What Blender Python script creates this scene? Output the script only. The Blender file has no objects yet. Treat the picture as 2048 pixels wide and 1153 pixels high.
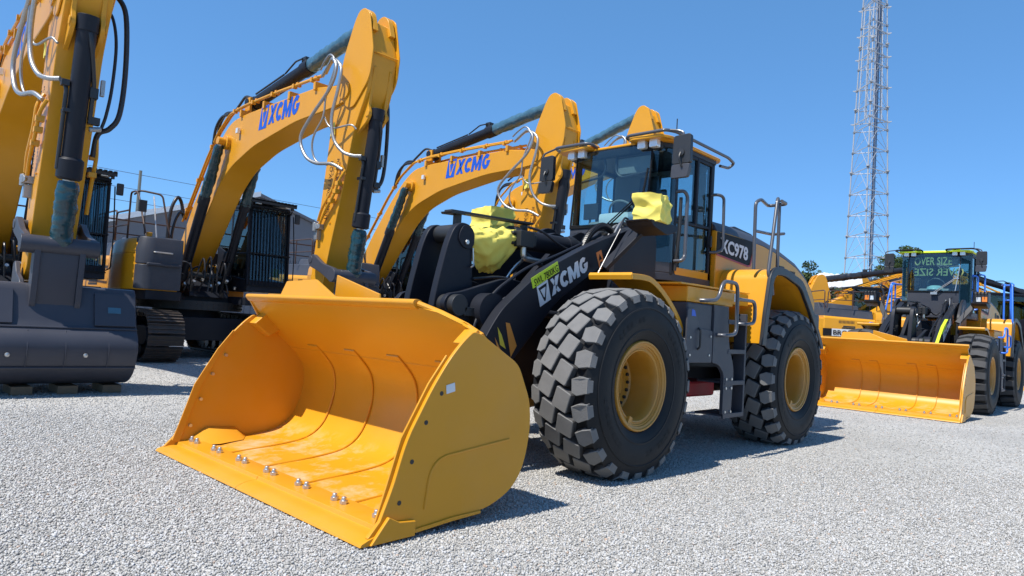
import bpy, bmesh, math, random
import numpy as np
from mathutils import Vector as V, Matrix as M, noise as NZ
random.seed(7)
sc = bpy.context.scene
col = sc.collection
R = math.radians
PI = math.pi

# ------------------------------------------------------------------ materials
MATS = {}
def mat(name, c, rough=.5, metal=0., var=.08, scale=6., coat=0., bump=0., bscale=80., spec=.5, dust=0., dustcol=(.42,.38,.32)):
    m = bpy.data.materials.new(name); m.use_nodes = True
    nt = m.node_tree; N = nt.nodes; L = nt.links
    b = N['Principled BSDF']
    b.inputs['Metallic'].default_value = metal
    b.inputs['Specular IOR Level'].default_value = spec
    if coat:
        b.inputs['Coat Weight'].default_value = coat; b.inputs['Coat Roughness'].default_value = .12
    tc = N.new('ShaderNodeTexCoord')
    nz = N.new('ShaderNodeTexNoise'); nz.inputs['Scale'].default_value = scale; nz.inputs['Detail'].default_value = 6
    L.new(tc.outputs['Object'], nz.inputs['Vector'])
    mx = N.new('ShaderNodeMix'); mx.data_type = 'RGBA'
    mx.inputs['A'].default_value = (*[max(0, x*(1-var)) for x in c], 1)
    mx.inputs['B'].default_value = (*[min(1, x*(1+var)) for x in c], 1)
    L.new(nz.outputs['Fac'], mx.inputs['Factor'])
    out = mx.outputs['Result']
    if dust:
        n2 = N.new('ShaderNodeTexNoise'); n2.inputs['Scale'].default_value = scale*.37; n2.inputs['Detail'].default_value = 9; n2.inputs['Roughness'].default_value = .7
        L.new(tc.outputs['Object'], n2.inputs['Vector'])
        rp = N.new('ShaderNodeMapRange'); rp.inputs['From Min'].default_value = .42; rp.inputs['From Max'].default_value = .75; rp.inputs['To Max'].default_value = dust
        L.new(n2.outputs['Fac'], rp.inputs['Value'])
        m2 = N.new('ShaderNodeMix'); m2.data_type = 'RGBA'; m2.inputs['B'].default_value = (*dustcol, 1)
        L.new(rp.outputs['Result'], m2.inputs['Factor']); L.new(out, m2.inputs['A']); out = m2.outputs['Result']
    L.new(out, b.inputs['Base Color'])
    rr = N.new('ShaderNodeMapRange'); rr.inputs['To Min'].default_value = max(.03, rough-.08); rr.inputs['To Max'].default_value = min(1, rough+.08)
    L.new(nz.outputs['Fac'], rr.inputs['Value']); L.new(rr.outputs['Result'], b.inputs['Roughness'])
    if bump:
        n3 = N.new('ShaderNodeTexNoise'); n3.inputs['Scale'].default_value = bscale; n3.inputs['Detail'].default_value = 4
        L.new(tc.outputs['Object'], n3.inputs['Vector'])
        bp = N.new('ShaderNodeBump'); bp.inputs['Strength'].default_value = bump; bp.inputs['Distance'].default_value = .01
        L.new(n3.outputs['Fac'], bp.inputs['Height']); L.new(bp.outputs['Normal'], b.inputs['Normal'])
    MATS[name] = m
    return m

def glass(name, tint, refl=.06):
    m = bpy.data.materials.new(name); m.use_nodes = True
    nt = m.node_tree; N = nt.nodes; L = nt.links
    N.clear()
    o = N.new('ShaderNodeOutputMaterial'); t = N.new('ShaderNodeBsdfTransparent'); t.inputs['Color'].default_value = (*tint, 1)
    g = N.new('ShaderNodeBsdfGlossy'); g.inputs['Roughness'].default_value = .02; g.inputs['Color'].default_value = (.9, 1, 1, 1)
    fr = N.new('ShaderNodeFresnel'); fr.inputs['IOR'].default_value = 1.5
    ad = N.new('ShaderNodeMath'); ad.operation = 'ADD'; ad.inputs[1].default_value = refl; ad.use_clamp = True
    mx = N.new('ShaderNodeMixShader')
    gm = N.new('ShaderNodeNewGeometry'); iv = N.new('ShaderNodeMath'); iv.operation = 'SUBTRACT'; iv.inputs[0].default_value = 1; L.new(gm.outputs['Backfacing'], iv.inputs[1]); ml = N.new('ShaderNodeMath'); ml.operation = 'MULTIPLY'
    L.new(fr.outputs['Fac'], ad.inputs[0]); L.new(ad.outputs[0], ml.inputs[0]); L.new(iv.outputs[0], ml.inputs[1]); L.new(ml.outputs[0], mx.inputs['Fac'])
    L.new(t.outputs[0], mx.inputs[1]); L.new(g.outputs[0], mx.inputs[2]); L.new(mx.outputs[0], o.inputs['Surface'])
    MATS[name] = m
    return m

YEL = mat('yellow_paint', (.64, .285, .010), .36, var=.05, scale=2.2, coat=.08, dust=.05, spec=.35)
YELB = mat('bucket_yellow', (.62, .272, .010), .38, var=.06, scale=3, coat=.06, spec=.35, dust=.08, bump=.02, bscale=25)
YELR = mat('rim_yellow', (.46, .21, .02), .42, var=.08, scale=5, dust=.10)
BLK = mat('charcoal_paint', (.014, .016, .023), .45, var=.15, scale=3, spec=.2, dust=.05, dustcol=(.12,.11,.10))
GRY = mat('step_charcoal', (.044, .048, .062), .45, spec=.3, var=.12, scale=4, dust=.06)
BKT = mat('bucket_charcoal', (.046, .048, .062), .42, spec=.35, var=.12, scale=2.5, dust=.08, dustcol=(.14,.13,.12))
DRK = mat('dark_steel', (.016, .017, .019), .5, var=.2, scale=8, dust=.10, dustcol=(.08,.07,.06))
TUB = mat('rail_grey', (.07, .075, .09), .34, var=.06, coat=.2)
PLA = mat('black_plastic', (.02, .021, .024), .45, var=.1, scale=20, bump=.05, bscale=300)
HOS = mat('hose_rubber', (.018, .019, .024), .38, var=.1, scale=30)
SIL = mat('silver_sleeve', (.36, .36, .355), .36, metal=.65, var=.15, scale=40, bump=.25, bscale=140)
STL = mat('bare_steel', (.55, .54, .52), .32, metal=.8, var=.12, scale=30)
RUB = mat('tyre_rubber', (.011, .012, .014), .6, var=.25, scale=3, spec=.22, dust=.07, dustcol=(.12,.115,.11), bump=.06, bscale=60)
TRD = mat('dusty_tread', (.175, .172, .168), .9, var=.22, scale=9, bump=.5, bscale=130, dust=.35, dustcol=(.24,.235,.225), spec=.2)
TRD2 = mat('rubber_tread_dark', (.06, .06, .062), .8, var=.3, scale=7, bump=.3, bscale=120, dust=.25, dustcol=(.16,.155,.15), spec=.3)
WHT = mat('decal_white', (.62, .64, .66), .4, var=.04)
BLU = mat('decal_blue', (.010, .085, .50), .4, var=.05)
LIM = mat('lime_paint', (.55, .72, .015), .45, var=.04)
INK = mat('decal_black', (.012, .012, .013), .55, spec=.15)
RED = mat('red_paint', (.35, .012, .018), .4, var=.08)
ORG = mat('decal_orange', (.75, .22, .03), .45)
CLO = mat('yellow_cloth', (.80, .66, .12), .75, var=.07, scale=10, bump=.12, bscale=90)
TEAL = mat('teal_wrap', (.008, .040, .052), .25, var=.3, scale=14, coat=.2)
SEAT = mat('seat_fabric', (.02, .022, .026), .8, var=.15, scale=40)
INT = mat('cab_interior', (.15, .16, .16), .7, var=.1, scale=10)
PAP = mat('white_cover', (.78, .80, .80), .6, var=.03)
LMP = mat('lamp_lens', (.75, .76, .76), .15, var=.06, scale=60, metal=.3)
BRAIL = mat('blue_rail', (.03, .17, .70), .35, var=.06, coat=.2)
BRN = mat('rail_brown', (.06, .03, .02), .5, var=.1)
RUST = mat('track_steel', (.045, .038, .034), .6, var=.4, scale=9, dust=.5, dustcol=(.13,.085,.055), bump=.2, bscale=50)
WOOD = mat('timber', (.20, .14, .085), .8, var=.3, scale=14, bump=.3, bscale=40)
GALV = mat('galvanised', (.36, .375, .40), .55, metal=.2, var=.1, scale=2)
GALD = mat('cable_dark', (.035, .05, .10), .5, var=.2)
BLUF = mat('blue_film', (.12, .30, .55), .2, var=.4, scale=20)
GLS = glass('cab_glass', (.80, .91, .92), .05)
GLX = glass('shaded_glass', (.46, .57, .61), .03); GLC = glass('corner_glass', (.62, .73, .76), .05); GLE = glass('deep_glass', (.50, .60, .62), .05)
GLD = glass('dark_glass', (.66, .77, .80), .05)

def emboss_floor():
    # bucket paint with rubbed, chalky scuffs where the floor has been walked on and scraped
    m = mat('bucket_floor_yellow', (.62, .278, .010), .36, var=.06, scale=3, coat=.06, spec=.35, dust=.04)
    nt = m.node_tree; N = nt.nodes; L = nt.links; b = N['Principled BSDF']
    src = b.inputs['Base Color'].links[0].from_socket
    tc = N.new('ShaderNodeTexCoord'); mp = N.new('ShaderNodeMapping'); mp.inputs['Scale'].default_value = (1.4, 1.1, 1)
    L.new(tc.outputs['Object'], mp.inputs['Vector'])
    n = N.new('ShaderNodeTexNoise'); n.inputs['Scale'].default_value = 2.3; n.inputs['Detail'].default_value = 12; n.inputs['Roughness'].default_value = .72
    L.new(mp.outputs['Vector'], n.inputs['Vector'])
    sp = N.new('ShaderNodeSeparateXYZ'); L.new(tc.outputs['Object'], sp.inputs[0])
    z = N.new('ShaderNodeMapRange'); z.inputs['From Min'].default_value = .24; z.inputs['From Max'].default_value = .10
    L.new(sp.outputs['Z'], z.inputs['Value'])
    r = N.new('ShaderNodeMapRange'); r.inputs['From Min'].default_value = .47; r.inputs['From Max'].default_value = .64; r.inputs['To Max'].default_value = .62
    L.new(n.outputs['Fac'], r.inputs['Value'])
    mu = N.new('ShaderNodeMath'); mu.operation = 'MULTIPLY'; L.new(r.outputs['Result'], mu.inputs[0]); L.new(z.outputs['Result'], mu.inputs[1])
    x = N.new('ShaderNodeMix'); x.data_type = 'RGBA'; x.inputs['B'].default_value = (.62, .50, .36, 1)
    L.new(mu.outputs[0], x.inputs['Factor']); L.new(src, x.inputs['A']); L.new(x.outputs['Result'], b.inputs['Base Color'])
    return m
YELF = emboss_floor()

# ------------------------------------------------------------------ mesh helpers
def spl(pts, n=8):
    P = [V(p) for p in pts]; P = [P[0]*2-P[1]] + P + [P[-1]*2-P[-2]]; o = []
    for i in range(1, len(P)-2):
        a, b, c, d = P[i-1:i+3]
        for k in range(n):
            t = k/n
            o.append(.5*((2*b)+(c-a)*t+(2*a-5*b+4*c-d)*t*t+(3*b-a-3*c+d)*t**3))
    o.append(P[-2]); return o

def fillet(pts, r, n=5):
    """round the corners of a 3-D polyline"""
    P = [V(p) for p in pts]; o = [P[0]]
    for i in range(1, len(P)-1):
        a, b, c = P[i-1:i+2]; u = (a-b); w = (c-b); q = min(r, u.length*.49, w.length*.49)
        s = b+u.normalized()*q; e = b+w.normalized()*q
        for k in range(n+1):
            t = k/n; o.append(s*(1-t)**2+b*2*t*(1-t)+e*t*t)
    o.append(P[-1]); return o

def rnd2(pts, r, n=4):
    """rounded closed 2-D outline; r may be a number or one radius per corner"""
    o = []; k = len(pts)
    for i in range(k):
        a, b, c = V(pts[i-1]), V(pts[i]), V(pts[(i+1) % k]); q = r[i] if isinstance(r, (list, tuple)) else r
        if q <= 0: o.append(tuple(b)); continue
        u, w = a-b, c-b; q = min(q, u.length*.48, w.length*.48)
        s = b+u.normalized()*q; e = b+w.normalized()*q
        for j in range(n+1):
            t = j/n; o.append(tuple(s*(1-t)**2+b*2*t*(1-t)+e*t*t))
    return o

class MB:
    def __init__(s): s.bm = bmesh.new()
    def f(s, vs):
        try: return s.bm.faces.new(vs)
        except ValueError: return None
    def rings(s, rings, caps=True, close=True):
        R_ = [[s.bm.verts.new(p) for p in r] for r in rings]; n = len(R_[0])
        for a, b in zip(R_, R_[1:]):
            for i in range(n if close else n-1): s.f((a[i], a[(i+1) % n], b[(i+1) % n], b[i]))
        if caps and close: s.f(R_[0][::-1]); s.f(R_[-1])
        return s
    def box(s, c, size, rot=None):
        c = V(c); h = V(size)/2; q = []
        for x in (-1, 1):
            for y in (-1, 1):
                for z in (-1, 1):
                    v = V((x*h.x, y*h.y, z*h.z))
                    if rot is not None: v = rot @ v
                    q.append(s.bm.verts.new(c+v))
        for a in ((0,1,3,2),(4,6,7,5),(0,4,5,1),(2,3,7,6),(0,2,6,4),(1,5,7,3)): s.f([q[i] for i in a])
        return s
    def mm(s, a, b): return s.box((V(a)+V(b))/2, [abs(b[i]-a[i]) for i in range(3)])
    def prism(s, pts, ax, a, b):
        def P(p, h): return {'y': (p[0], h, p[1]), 'x': (h, p[0], p[1]), 'z': (p[0], p[1], h)}[ax]
        return s.rings([[P(p, a) for p in pts], [P(p, b) for p in pts]])
    def strip(s, pts, ax, a, b, t):
        """a bent plate: open 2-D path of thickness t"""
        n = len(pts); up = []
        for i in range(n):
            d = V(pts[min(n-1, i+1)])-V(pts[max(0, i-1)]); d.normalize(); up.append((pts[i][0]-d.y*t, pts[i][1]+d.x*t))
        return s.prism(list(pts)+up[::-1], ax, a, b)
    def tube(s, pts, r, seg=10, caps=True):
        P = [V(p) for p in pts]; rs = r if isinstance(r, (list, tuple)) else [r]*len(P)
        t0 = (P[1]-P[0]).normalized(); up = V((0,0,1)) if abs(t0.z) < .9 else V((1,0,0)); n = t0.cross(up).normalized(); rg = []
        for i, p in enumerate(P):
            t = (P[min(i+1, len(P)-1)]-P[max(i-1, 0)])
            if t.length < 1e-9: t = t0.copy()
            t.normalize(); n = (n-t*n.dot(t))
            if n.length < 1e-6: n = t.orthogonal()
            n.normalize(); b = t.cross(n)
            rg.append([p+(n*math.cos(2*PI*k/seg)+b*math.sin(2*PI*k/seg))*rs[i] for k in range(seg)])
        return s.rings(rg, caps)
    def cyl(s, a, b, r, seg=20, r2=None): return s.tube([a, b], [r, r if r2 is None else r2], seg)
    def bar(s, a, b, w, h, up=(0,0,1)):
        a, b = V(a), V(b); t = (b-a).normalized(); u = V(up); n = t.cross(u)
        if n.length < 1e-5: n = t.orthogonal()
        n.normalize(); u = n.cross(t)
        q = [n*w/2+u*h/2, -n*w/2+u*h/2, -n*w/2-u*h/2, n*w/2-u*h/2]
        return s.rings([[a+x for x in q], [b+x for x in q]])
    def lathe(s, prof, c, ax='y', seg=48, close=False):
        """prof: (radius, offset along the axis)"""
        c = V(c); rg = []
        for r, h in prof:
            rg.append([c+({'y': V((r*math.cos(a), h, r*math.sin(a))), 'z': V((r*math.cos(a), r*math.sin(a), h)), 'x': V((h, r*math.cos(a), r*math.sin(a)))}[ax]) for a in [2*PI*k/seg for k in range(seg)]])
        return s.rings(rg, caps=not close)
    def bolt(s, c, n, r=.02, h=.02): 
        c, n = V(c), V(n).normalized(); return s.tube([c, c+n*h], r, 6)
    def polyuv(s, pts, o, u, v, t=.003):
        """flat outline on a plane (origin o, axes u, v), t thick along u x v"""
        o, u, v = V(o), V(u), V(v); n = u.cross(v).normalized()
        return s.rings([[o+u*p[0]+v*p[1] for p in pts], [o+u*p[0]+v*p[1]+n*t for p in pts]])
    def add_mesh(s, me, mx):
        b2 = bmesh.new(); b2.from_mesh(me); bmesh.ops.transform(b2, matrix=mx, verts=b2.verts)
        vs = [s.bm.verts.new(v.co) for v in b2.verts]; b2.verts.index_update()
        for f in b2.faces: s.f([vs[v.index] for v in f.verts])
        b2.free(); return s
    def xf(s, mx):
        bmesh.ops.transform(s.bm, matrix=mx, verts=s.bm.verts); return s
    def build(s, name, m, parent=None, bevel=0., ang=38, flat=False, T=None, seg=2):
        if T is not None: s.xf(T)
        bmesh.ops.recalc_face_normals(s.bm, faces=s.bm.faces)
        if not flat:
            for f in s.bm.faces: f.smooth = True
            s.bm.normal_update()
            for e in s.bm.edges:
                if len(e.link_faces) != 2 or e.calc_face_angle(0) > R(ang): e.smooth = False
        me = bpy.data.meshes.new(name); s.bm.to_mesh(me); s.bm.free()
        me.materials.append(m)
        o = bpy.data.objects.new(name, me); col.objects.link(o)
        if parent is not None: o.parent = parent
        if bevel:
            b = o.modifiers.new('bevel', 'BEVEL'); b.width = bevel; b.segments = seg; b.limit_method = 'ANGLE'; b.angle_limit = R(32)
            b.harden_normals = not flat; b.use_clamp_overlap = True
        return o

def empty(name, parent=None, loc=(0,0,0), rz=0.):
    o = bpy.data.objects.new(name, None); o.empty_display_size = .2; col.objects.link(o)
    o.location = loc; o.rotation_euler = (0, 0, rz)
    if parent is not None: o.parent = parent
    return o
def tag(o, label=None, cat=None, group=None, kind=None):
    if label: o['label'] = label
    if cat: o['category'] = cat
    if group: o['group'] = group
    if kind: o['kind'] = kind
    return o

def rotY(pivot, ang):
    """turn nose-up by ang about a sideways pin at (x, z)"""
    p = V((pivot[0], 0, pivot[1])); return M.Translation(p) @ M.Rotation(-ang, 4, 'Y') @ M.Translation(-p)

# ------------------------------------------------------------------ lettering
TXT = {}
def text_mesh(t, bold=.0):
    k = (t, bold)
    if k not in TXT:
        cu = bpy.data.curves.new('lettering', 'FONT'); cu.body = t; cu.offset = bold; cu.size = 1; cu.resolution_u = 3; cu.extrude = 0.0
        o = bpy.data.objects.new('lettering', cu); col.objects.link(o)
        bpy.context.view_layer.update()
        me = bpy.data.meshes.new_from_object(o.evaluated_get(bpy.context.evaluated_depsgraph_get()))
        bpy.data.objects.remove(o); bpy.data.curves.remove(cu)
        xs = [v.co.x for v in me.vertices]; ys = [v.co.y for v in me.vertices]
        TXT[k] = (me, min(xs), max(xs), min(ys), max(ys))
    return TXT[k]
def letters(mb, t, o, u, v, bold=.012, lift=.004):
    """text filling the parallelogram o, o+u, o+v"""
    me, x0, x1, y0, y1 = text_mesh(t, bold); u, v, o = V(u), V(v), V(o); n = u.cross(v).normalized()
    mx = M.Identity(4)
    for i in range(3):
        mx[i][0] = u[i]/(x1-x0); mx[i][1] = v[i]/(y1-y0); mx[i][2] = n[i]
        mx[i][3] = o[i]-u[i]*x0/(x1-x0)-v[i]*y0/(y1-y0)+n[i]*lift
    return mb.add_mesh(me, mx)

def arc(cx, cy, rx, ry, a0, a1, n=10): return [(cx+rx*math.cos(R(a0+(a1-a0)*k/n)), cy+ry*math.sin(R(a0+(a1-a0)*k/n))) for k in range(n+1)]
BOLD = {
 'X1': [(0,0),(.34,0),(.88,1),(.54,1)], 'X2': [(.06,1),(.30,1),(.46,.68),(.34,.46)], 'X3': [(.50,.52),(.40,.32),(.56,0),(.82,0)],
 'C': arc(.42,.5,.42,.5,42,318)+arc(.42,.5,.15,.22,318,42),
 'M': [(0,0),(.29,0),(.29,.50),(.46,.06),(.59,.06),(.76,.50),(.76,0),(1.05,0),(1.05,1),(.75,1),(.525,.44),(.30,1),(0,1)],
 'G': arc(.42,.5,.42,.5,50,360)+[(.84,.56),(.45,.56),(.45,.38),(.62,.38)]+arc(.42,.5,.15,.22,325,46),
}
def brand(mb_dark, mb_light, o, u, v, shear=.22):
    """emblem and four bold slanted letters, filling width |u| and height |v|; mb_dark may be None"""
    o, u, v = V(o), V(u), V(v)
    W_ = 4.95
    def S(p, dx): return ((p[0]+dx+shear*p[1])/W_, p[1])
    # emblem: a slanted square with a hollow hexagon and a downward triangle
    sq = [(0,-.12),(.98,-.12),(.98,1.12),(0,1.12)]
    hexo = [(.14,.92),(.84,.92),(.90,.80),(.58,.06),(.40,.06),(.08,.80)]
    hexi = [(.30,.76),(.68,.76),(.70,.70),(.53,.26),(.45,.26),(.28,.70)]
    fr = [sq[0], sq[1], sq[2], sq[3]]
    # frame drawn as four trapezoids plus inner triangle so that the dark ring stays the surface below
    n = u.cross(v).normalized()
    k = 0
    for i in range(6):
        pass
    cut = [(.10,.98),(.88,.98),(.56,.02),(.42,.02)]
    quads = [[sq[3], sq[2], cut[1], cut[0]], [sq[2], sq[1], cut[2], cut[1]], [sq[1], sq[0], cut[3], cut[2]], [sq[0], sq[3], cut[0], cut[3]]]
    for q in quads: mb_light.polyuv([S(p, 0) for p in q], o, u, v)
    mb_light.polyuv([S(p, 0) for p in [(.26,.80),(.72,.80),(.52,.26),(.46,.26)]], o, u, v)
    for ch, dx in (('X1',1.13),('X2',1.13),('X3',1.13),('C',2.02),('M',2.83),('G',3.93)):
        mb_light.polyuv([S(p, dx) for p in BOLD[ch]], o, u, v)

# ------------------------------------------------------------------ cloth and film
def crumple(mb, a, b, r, seed, rings=34, seg=18, amp=.28, r1=None):
    a, b = V(a), V(b); t = (b-a).normalized(); n = t.orthogonal().normalized(); q = t.cross(n); rg = []
    for i in range(rings):
        k = i/(rings-1); row = []; rr = r*(1-k)+(r1 or r)*k; e = min(1, min(k, 1-k)*9+.35)
        for j in range(seg):
            th = 2*PI*j/seg; d = n*math.cos(th)+q*math.sin(th)
            p = a+(b-a)*k+d*rr
            w = NZ.noise(p*7+V((seed*3.1, seed, 0)))+.7*abs(NZ.noise(V((k*16+seed, math.cos(th)*1.4, math.sin(th)*1.4))))*1.4-.3
            row.append(a+(b-a)*k+d*rr*(1+amp*w)*(.75+.25*e))
        rg.append(row)
    return mb.rings(rg)
def cloth_box(mb, c, size, rot, seed, amp=.035, cuts=14, puff=.12):
    b2 = bmesh.new(); bmesh.ops.create_cube(b2, size=1.0); bmesh.ops.subdivide_edges(b2, edges=b2.edges, cuts=cuts, use_grid_fill=True)
    c = V(c); size = V(size)
    for v in b2.verts:
        p = v.co.copy(); L_ = p.length; p = p*(1-puff)+p.normalized()*puff*.6
        q = V((p.x*size.x, p.y*size.y, p.z*size.z)); n = v.co.normalized()
        k1 = abs(NZ.noise(V((q.x*4.2+q.z*5.5+q.y*2+seed, q.y*2.4-q.z*3.5+q.x, seed)))); k2 = abs(NZ.noise(V((q.x*5-q.z*7+q.y*3, q.y*4+q.z*4, seed*2.3)))); k3 = NZ.noise(q*18+V((seed,0,0)))
        w = 1.5*(.22-k1)+.7*(.2-k2)+.10*k3-.5*max(0, .5-abs(p.z))*max(0, NZ.noise(V((seed, q.x*3, q.y*3))))
        v.co = c+rot @ (q+n*amp*w)
    vs = {v: mb.bm.verts.new(v.co) for v in b2.verts}
    for f in b2.faces: mb.f([vs[v] for v in f.verts])
    b2.free(); return mb
# ------------------------------------------------------------------ wheels
WH = {}
HUBZ = .835
def wheel_meshes(kind):
    """tyre carcass, tread blocks and rim of one wheel about the origin, outer face towards +y"""
    if kind in WH: return WH[kind]
    side = [(.405,.262),(.43,.292),(.50,.322),(.60,.337),(.68,.333),(.75,.317),(.80,.300),(.832,.284)]
    prof = side+[(.822,.25),(.822,.12),(.824,0)]
    prof = prof+[(r,-h) for r, h in prof[-2::-1]]
    mb = MB(); mb.lathe(prof, (0,0,0), 'y', 96, close=True)
    # raised rings and size marks on the sidewall
    mb.lathe([(.500,.3225),(.505,.3275),(.515,.3285),(.520,.3265)], (0,0,0), 'y', 96, close=True)
    mb.lathe([(.700,.3300),(.705,.3345),(.712,.3330),(.716,.3280)], (0,0,0), 'y', 96, close=True)
    for v in mb.bm.verts:
        if v.co.z < -HUBZ+.004: v.co.z = -HUBZ+.004
    tyre = mb
    # raised size marks round the sidewall
    for a0, tx in ((62,'26.5R25'),(242,'26.5R25'),(150,'TUBELESS'),(330,'TUBELESS')):
        for i, ch in enumerate(tx):
            a = R(a0+22-6.2*i); o_ = V((.585*math.cos(a), .3355, .585*math.sin(a))); u_ = V((math.sin(a),0,-math.cos(a))); v_ = V((math.cos(a),0,math.sin(a)))
            if ch != '.': letters(tyre, ch, o_, u_*.040, v_*.050, .02, -.004)
    tb = MB()
    def wrap(u, v, r):
        a = u/.875; return V((r*math.cos(a), v, r*math.sin(a)))
    def crown(v): return .889-.022*(v/.3)**2-(.05*max(0,(abs(v)-.25)/.06)**2 if abs(v) > .25 else 0)
    def block(pts, inset=.012, base=.80, shoulder=0):
        """pts: (u along the tread, v across)"""
        cu = sum(p[0] for p in pts)/len(pts); cv = sum(p[1] for p in pts)/len(pts)
        out = []
        for lv in (0, 1, 2):
            k = (1.05, 1-inset*.22/.085, 1-inset*.72/.085)[lv]; row = []
            for p in pts:
                row.append(tb.bm.verts.new(wrap(cu+(p[0]-cu)*k, cv+(p[1]-cv)*k, (base, crown(cv+(p[1]-cv)*k)-.006, crown(cv+(p[1]-cv)*k))[lv])))
            out.append(row)
        m_ = len(pts)
        for lv in (0, 1):
            for i in range(m_):
                f = tb.f((out[lv][i], out[lv][(i+1) % m_], out[lv+1][(i+1) % m_], out[lv+1][i])); f.material_index = 1 if lv == 0 else 0
        tb.f(out[2])
    n = 24 if kind == 'rock' else 22
    C_ = 2*PI*.875; pit = C_/n
    rr = random.Random(3)
    for k in range(n):
        u0 = k*pit
        if kind == 'rock':
            for row, (v0, du) in enumerate(((-.098, 0), (.070, .5))):
                u1 = u0+du*pit; a, c, s = .098, math.cos(R(24)), math.sin(R(24))
                q = []
                for x, y in ((-.095,-.083),(.095,-.083),(.095,.083),(-.095,.083)):
                    x *= 1; q.append((u1+x*c-y*s*1.0, v0+x*s*.9+y*c))
                q = rnd2(q, .010, 1); block(q)
            for sgn, du in ((1, .08), (-1, .55)):
                u1 = u0+du*pit; v0 = sgn*.235
                q = [(u1-.062,v0-sgn*.058),(u1+.050,v0-sgn*.066),(u1+.082,v0+sgn*.01),(u1+.074,v0+sgn*.072),(u1-.062,v0+sgn*.072),(u1-.088,v0-sgn*.01)]
                if sgn < 0: q = q[::-1]
                block(q, .010)
                # shoulder flank running down the side of the tyre
                fl = []
                for r, vv in ((.835,.300),(.80,.309),(.772,.315)):
                    w = .066 if r > .81 else .058
                    fl.append([wrap(u1-w, sgn*(vv-.02), r), wrap(u1+w, sgn*(vv-.02), r), wrap(u1+w*.93, sgn*(vv+.004), r), wrap(u1-w*.93, sgn*(vv+.004), r)])
                tb.rings(fl)
        else:
            for sgn, du in ((1, 0), (-1, .5)):
                u1 = u0+du*pit
                q = [(u1-.075, sgn*.012),(u1+.055, sgn*.012),(u1+.080, sgn*.12),(u1+.078, sgn*.305),(u1-.070, sgn*.305),(u1-.055, sgn*.12)]
                if sgn < 0: q = q[::-1]
                block(q, .007)
    for v in tb.bm.verts:
        if v.co.z < -HUBZ+.002: v.co.z = -HUBZ+.002
    rm = MB()
    rm.lathe([(.412,.262),(.412,.285),(.404,.297),(.390,.297),(.384,.286),(.366,.280),(.362,.268),(.352,.268),(.346,.256),(.336,.256),(.330,.262),(.318,.258),(.306,.235),(.298,.18),(.292,.06),(.285,-.02),(.268,-.035),(.20,-.035),(.17,-.02),(.165,-.03),(.05,-.03),(.0,-.03)], (0,0,0), 'y', 72, close=True)
    rm.lathe([(.412,.262),(.405,.1),(.40,-.262),(.30,-.27),(.0,-.27)], (0,0,0), 'y', 48, close=True)
    # lock-ring driver and valve guard at the bottom of the rim
    rm.box((.155,.268,-.315), (.05,.03,.10), M.Rotation(R(-26),3,'Y')); rm.cyl((.12,.27,-.30),(.19,.275,-.36), .014, 8)
    bt = MB()
    for k in range(20):
        a = 2*PI*k/20; bt.bolt((.238*math.cos(a), -.037, .238*math.sin(a)), (0,1,0), .017, .022)
    WH[kind] = [('tyre', tyre, RUB, 0), ('tread', tb, TRD if kind == 'rock' else TRD2, 0), ('rim', rm, YELR, .0), ('wheel_nut', bt, DRK, 0)]
    res = []
    for nm, b, m, bv in WH[kind]:
        o = b.build(nm, m, None, bv, ang=24 if nm == 'tread' else 38); o.data.materials.append(TRD2); res.append((nm, o.data)); bpy.data.objects.remove(o)
    WH[kind] = res
    return res
def add_wheel(root, x, s, kind, spin=0.):
    w = empty('wheel', root, (x, s*1.15, HUBZ), 0 if s > 0 else PI)
    for nm, me in wheel_meshes(kind):
        o = bpy.data.objects.new(nm, me); col.objects.link(o); o.parent = w
    return w

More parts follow.
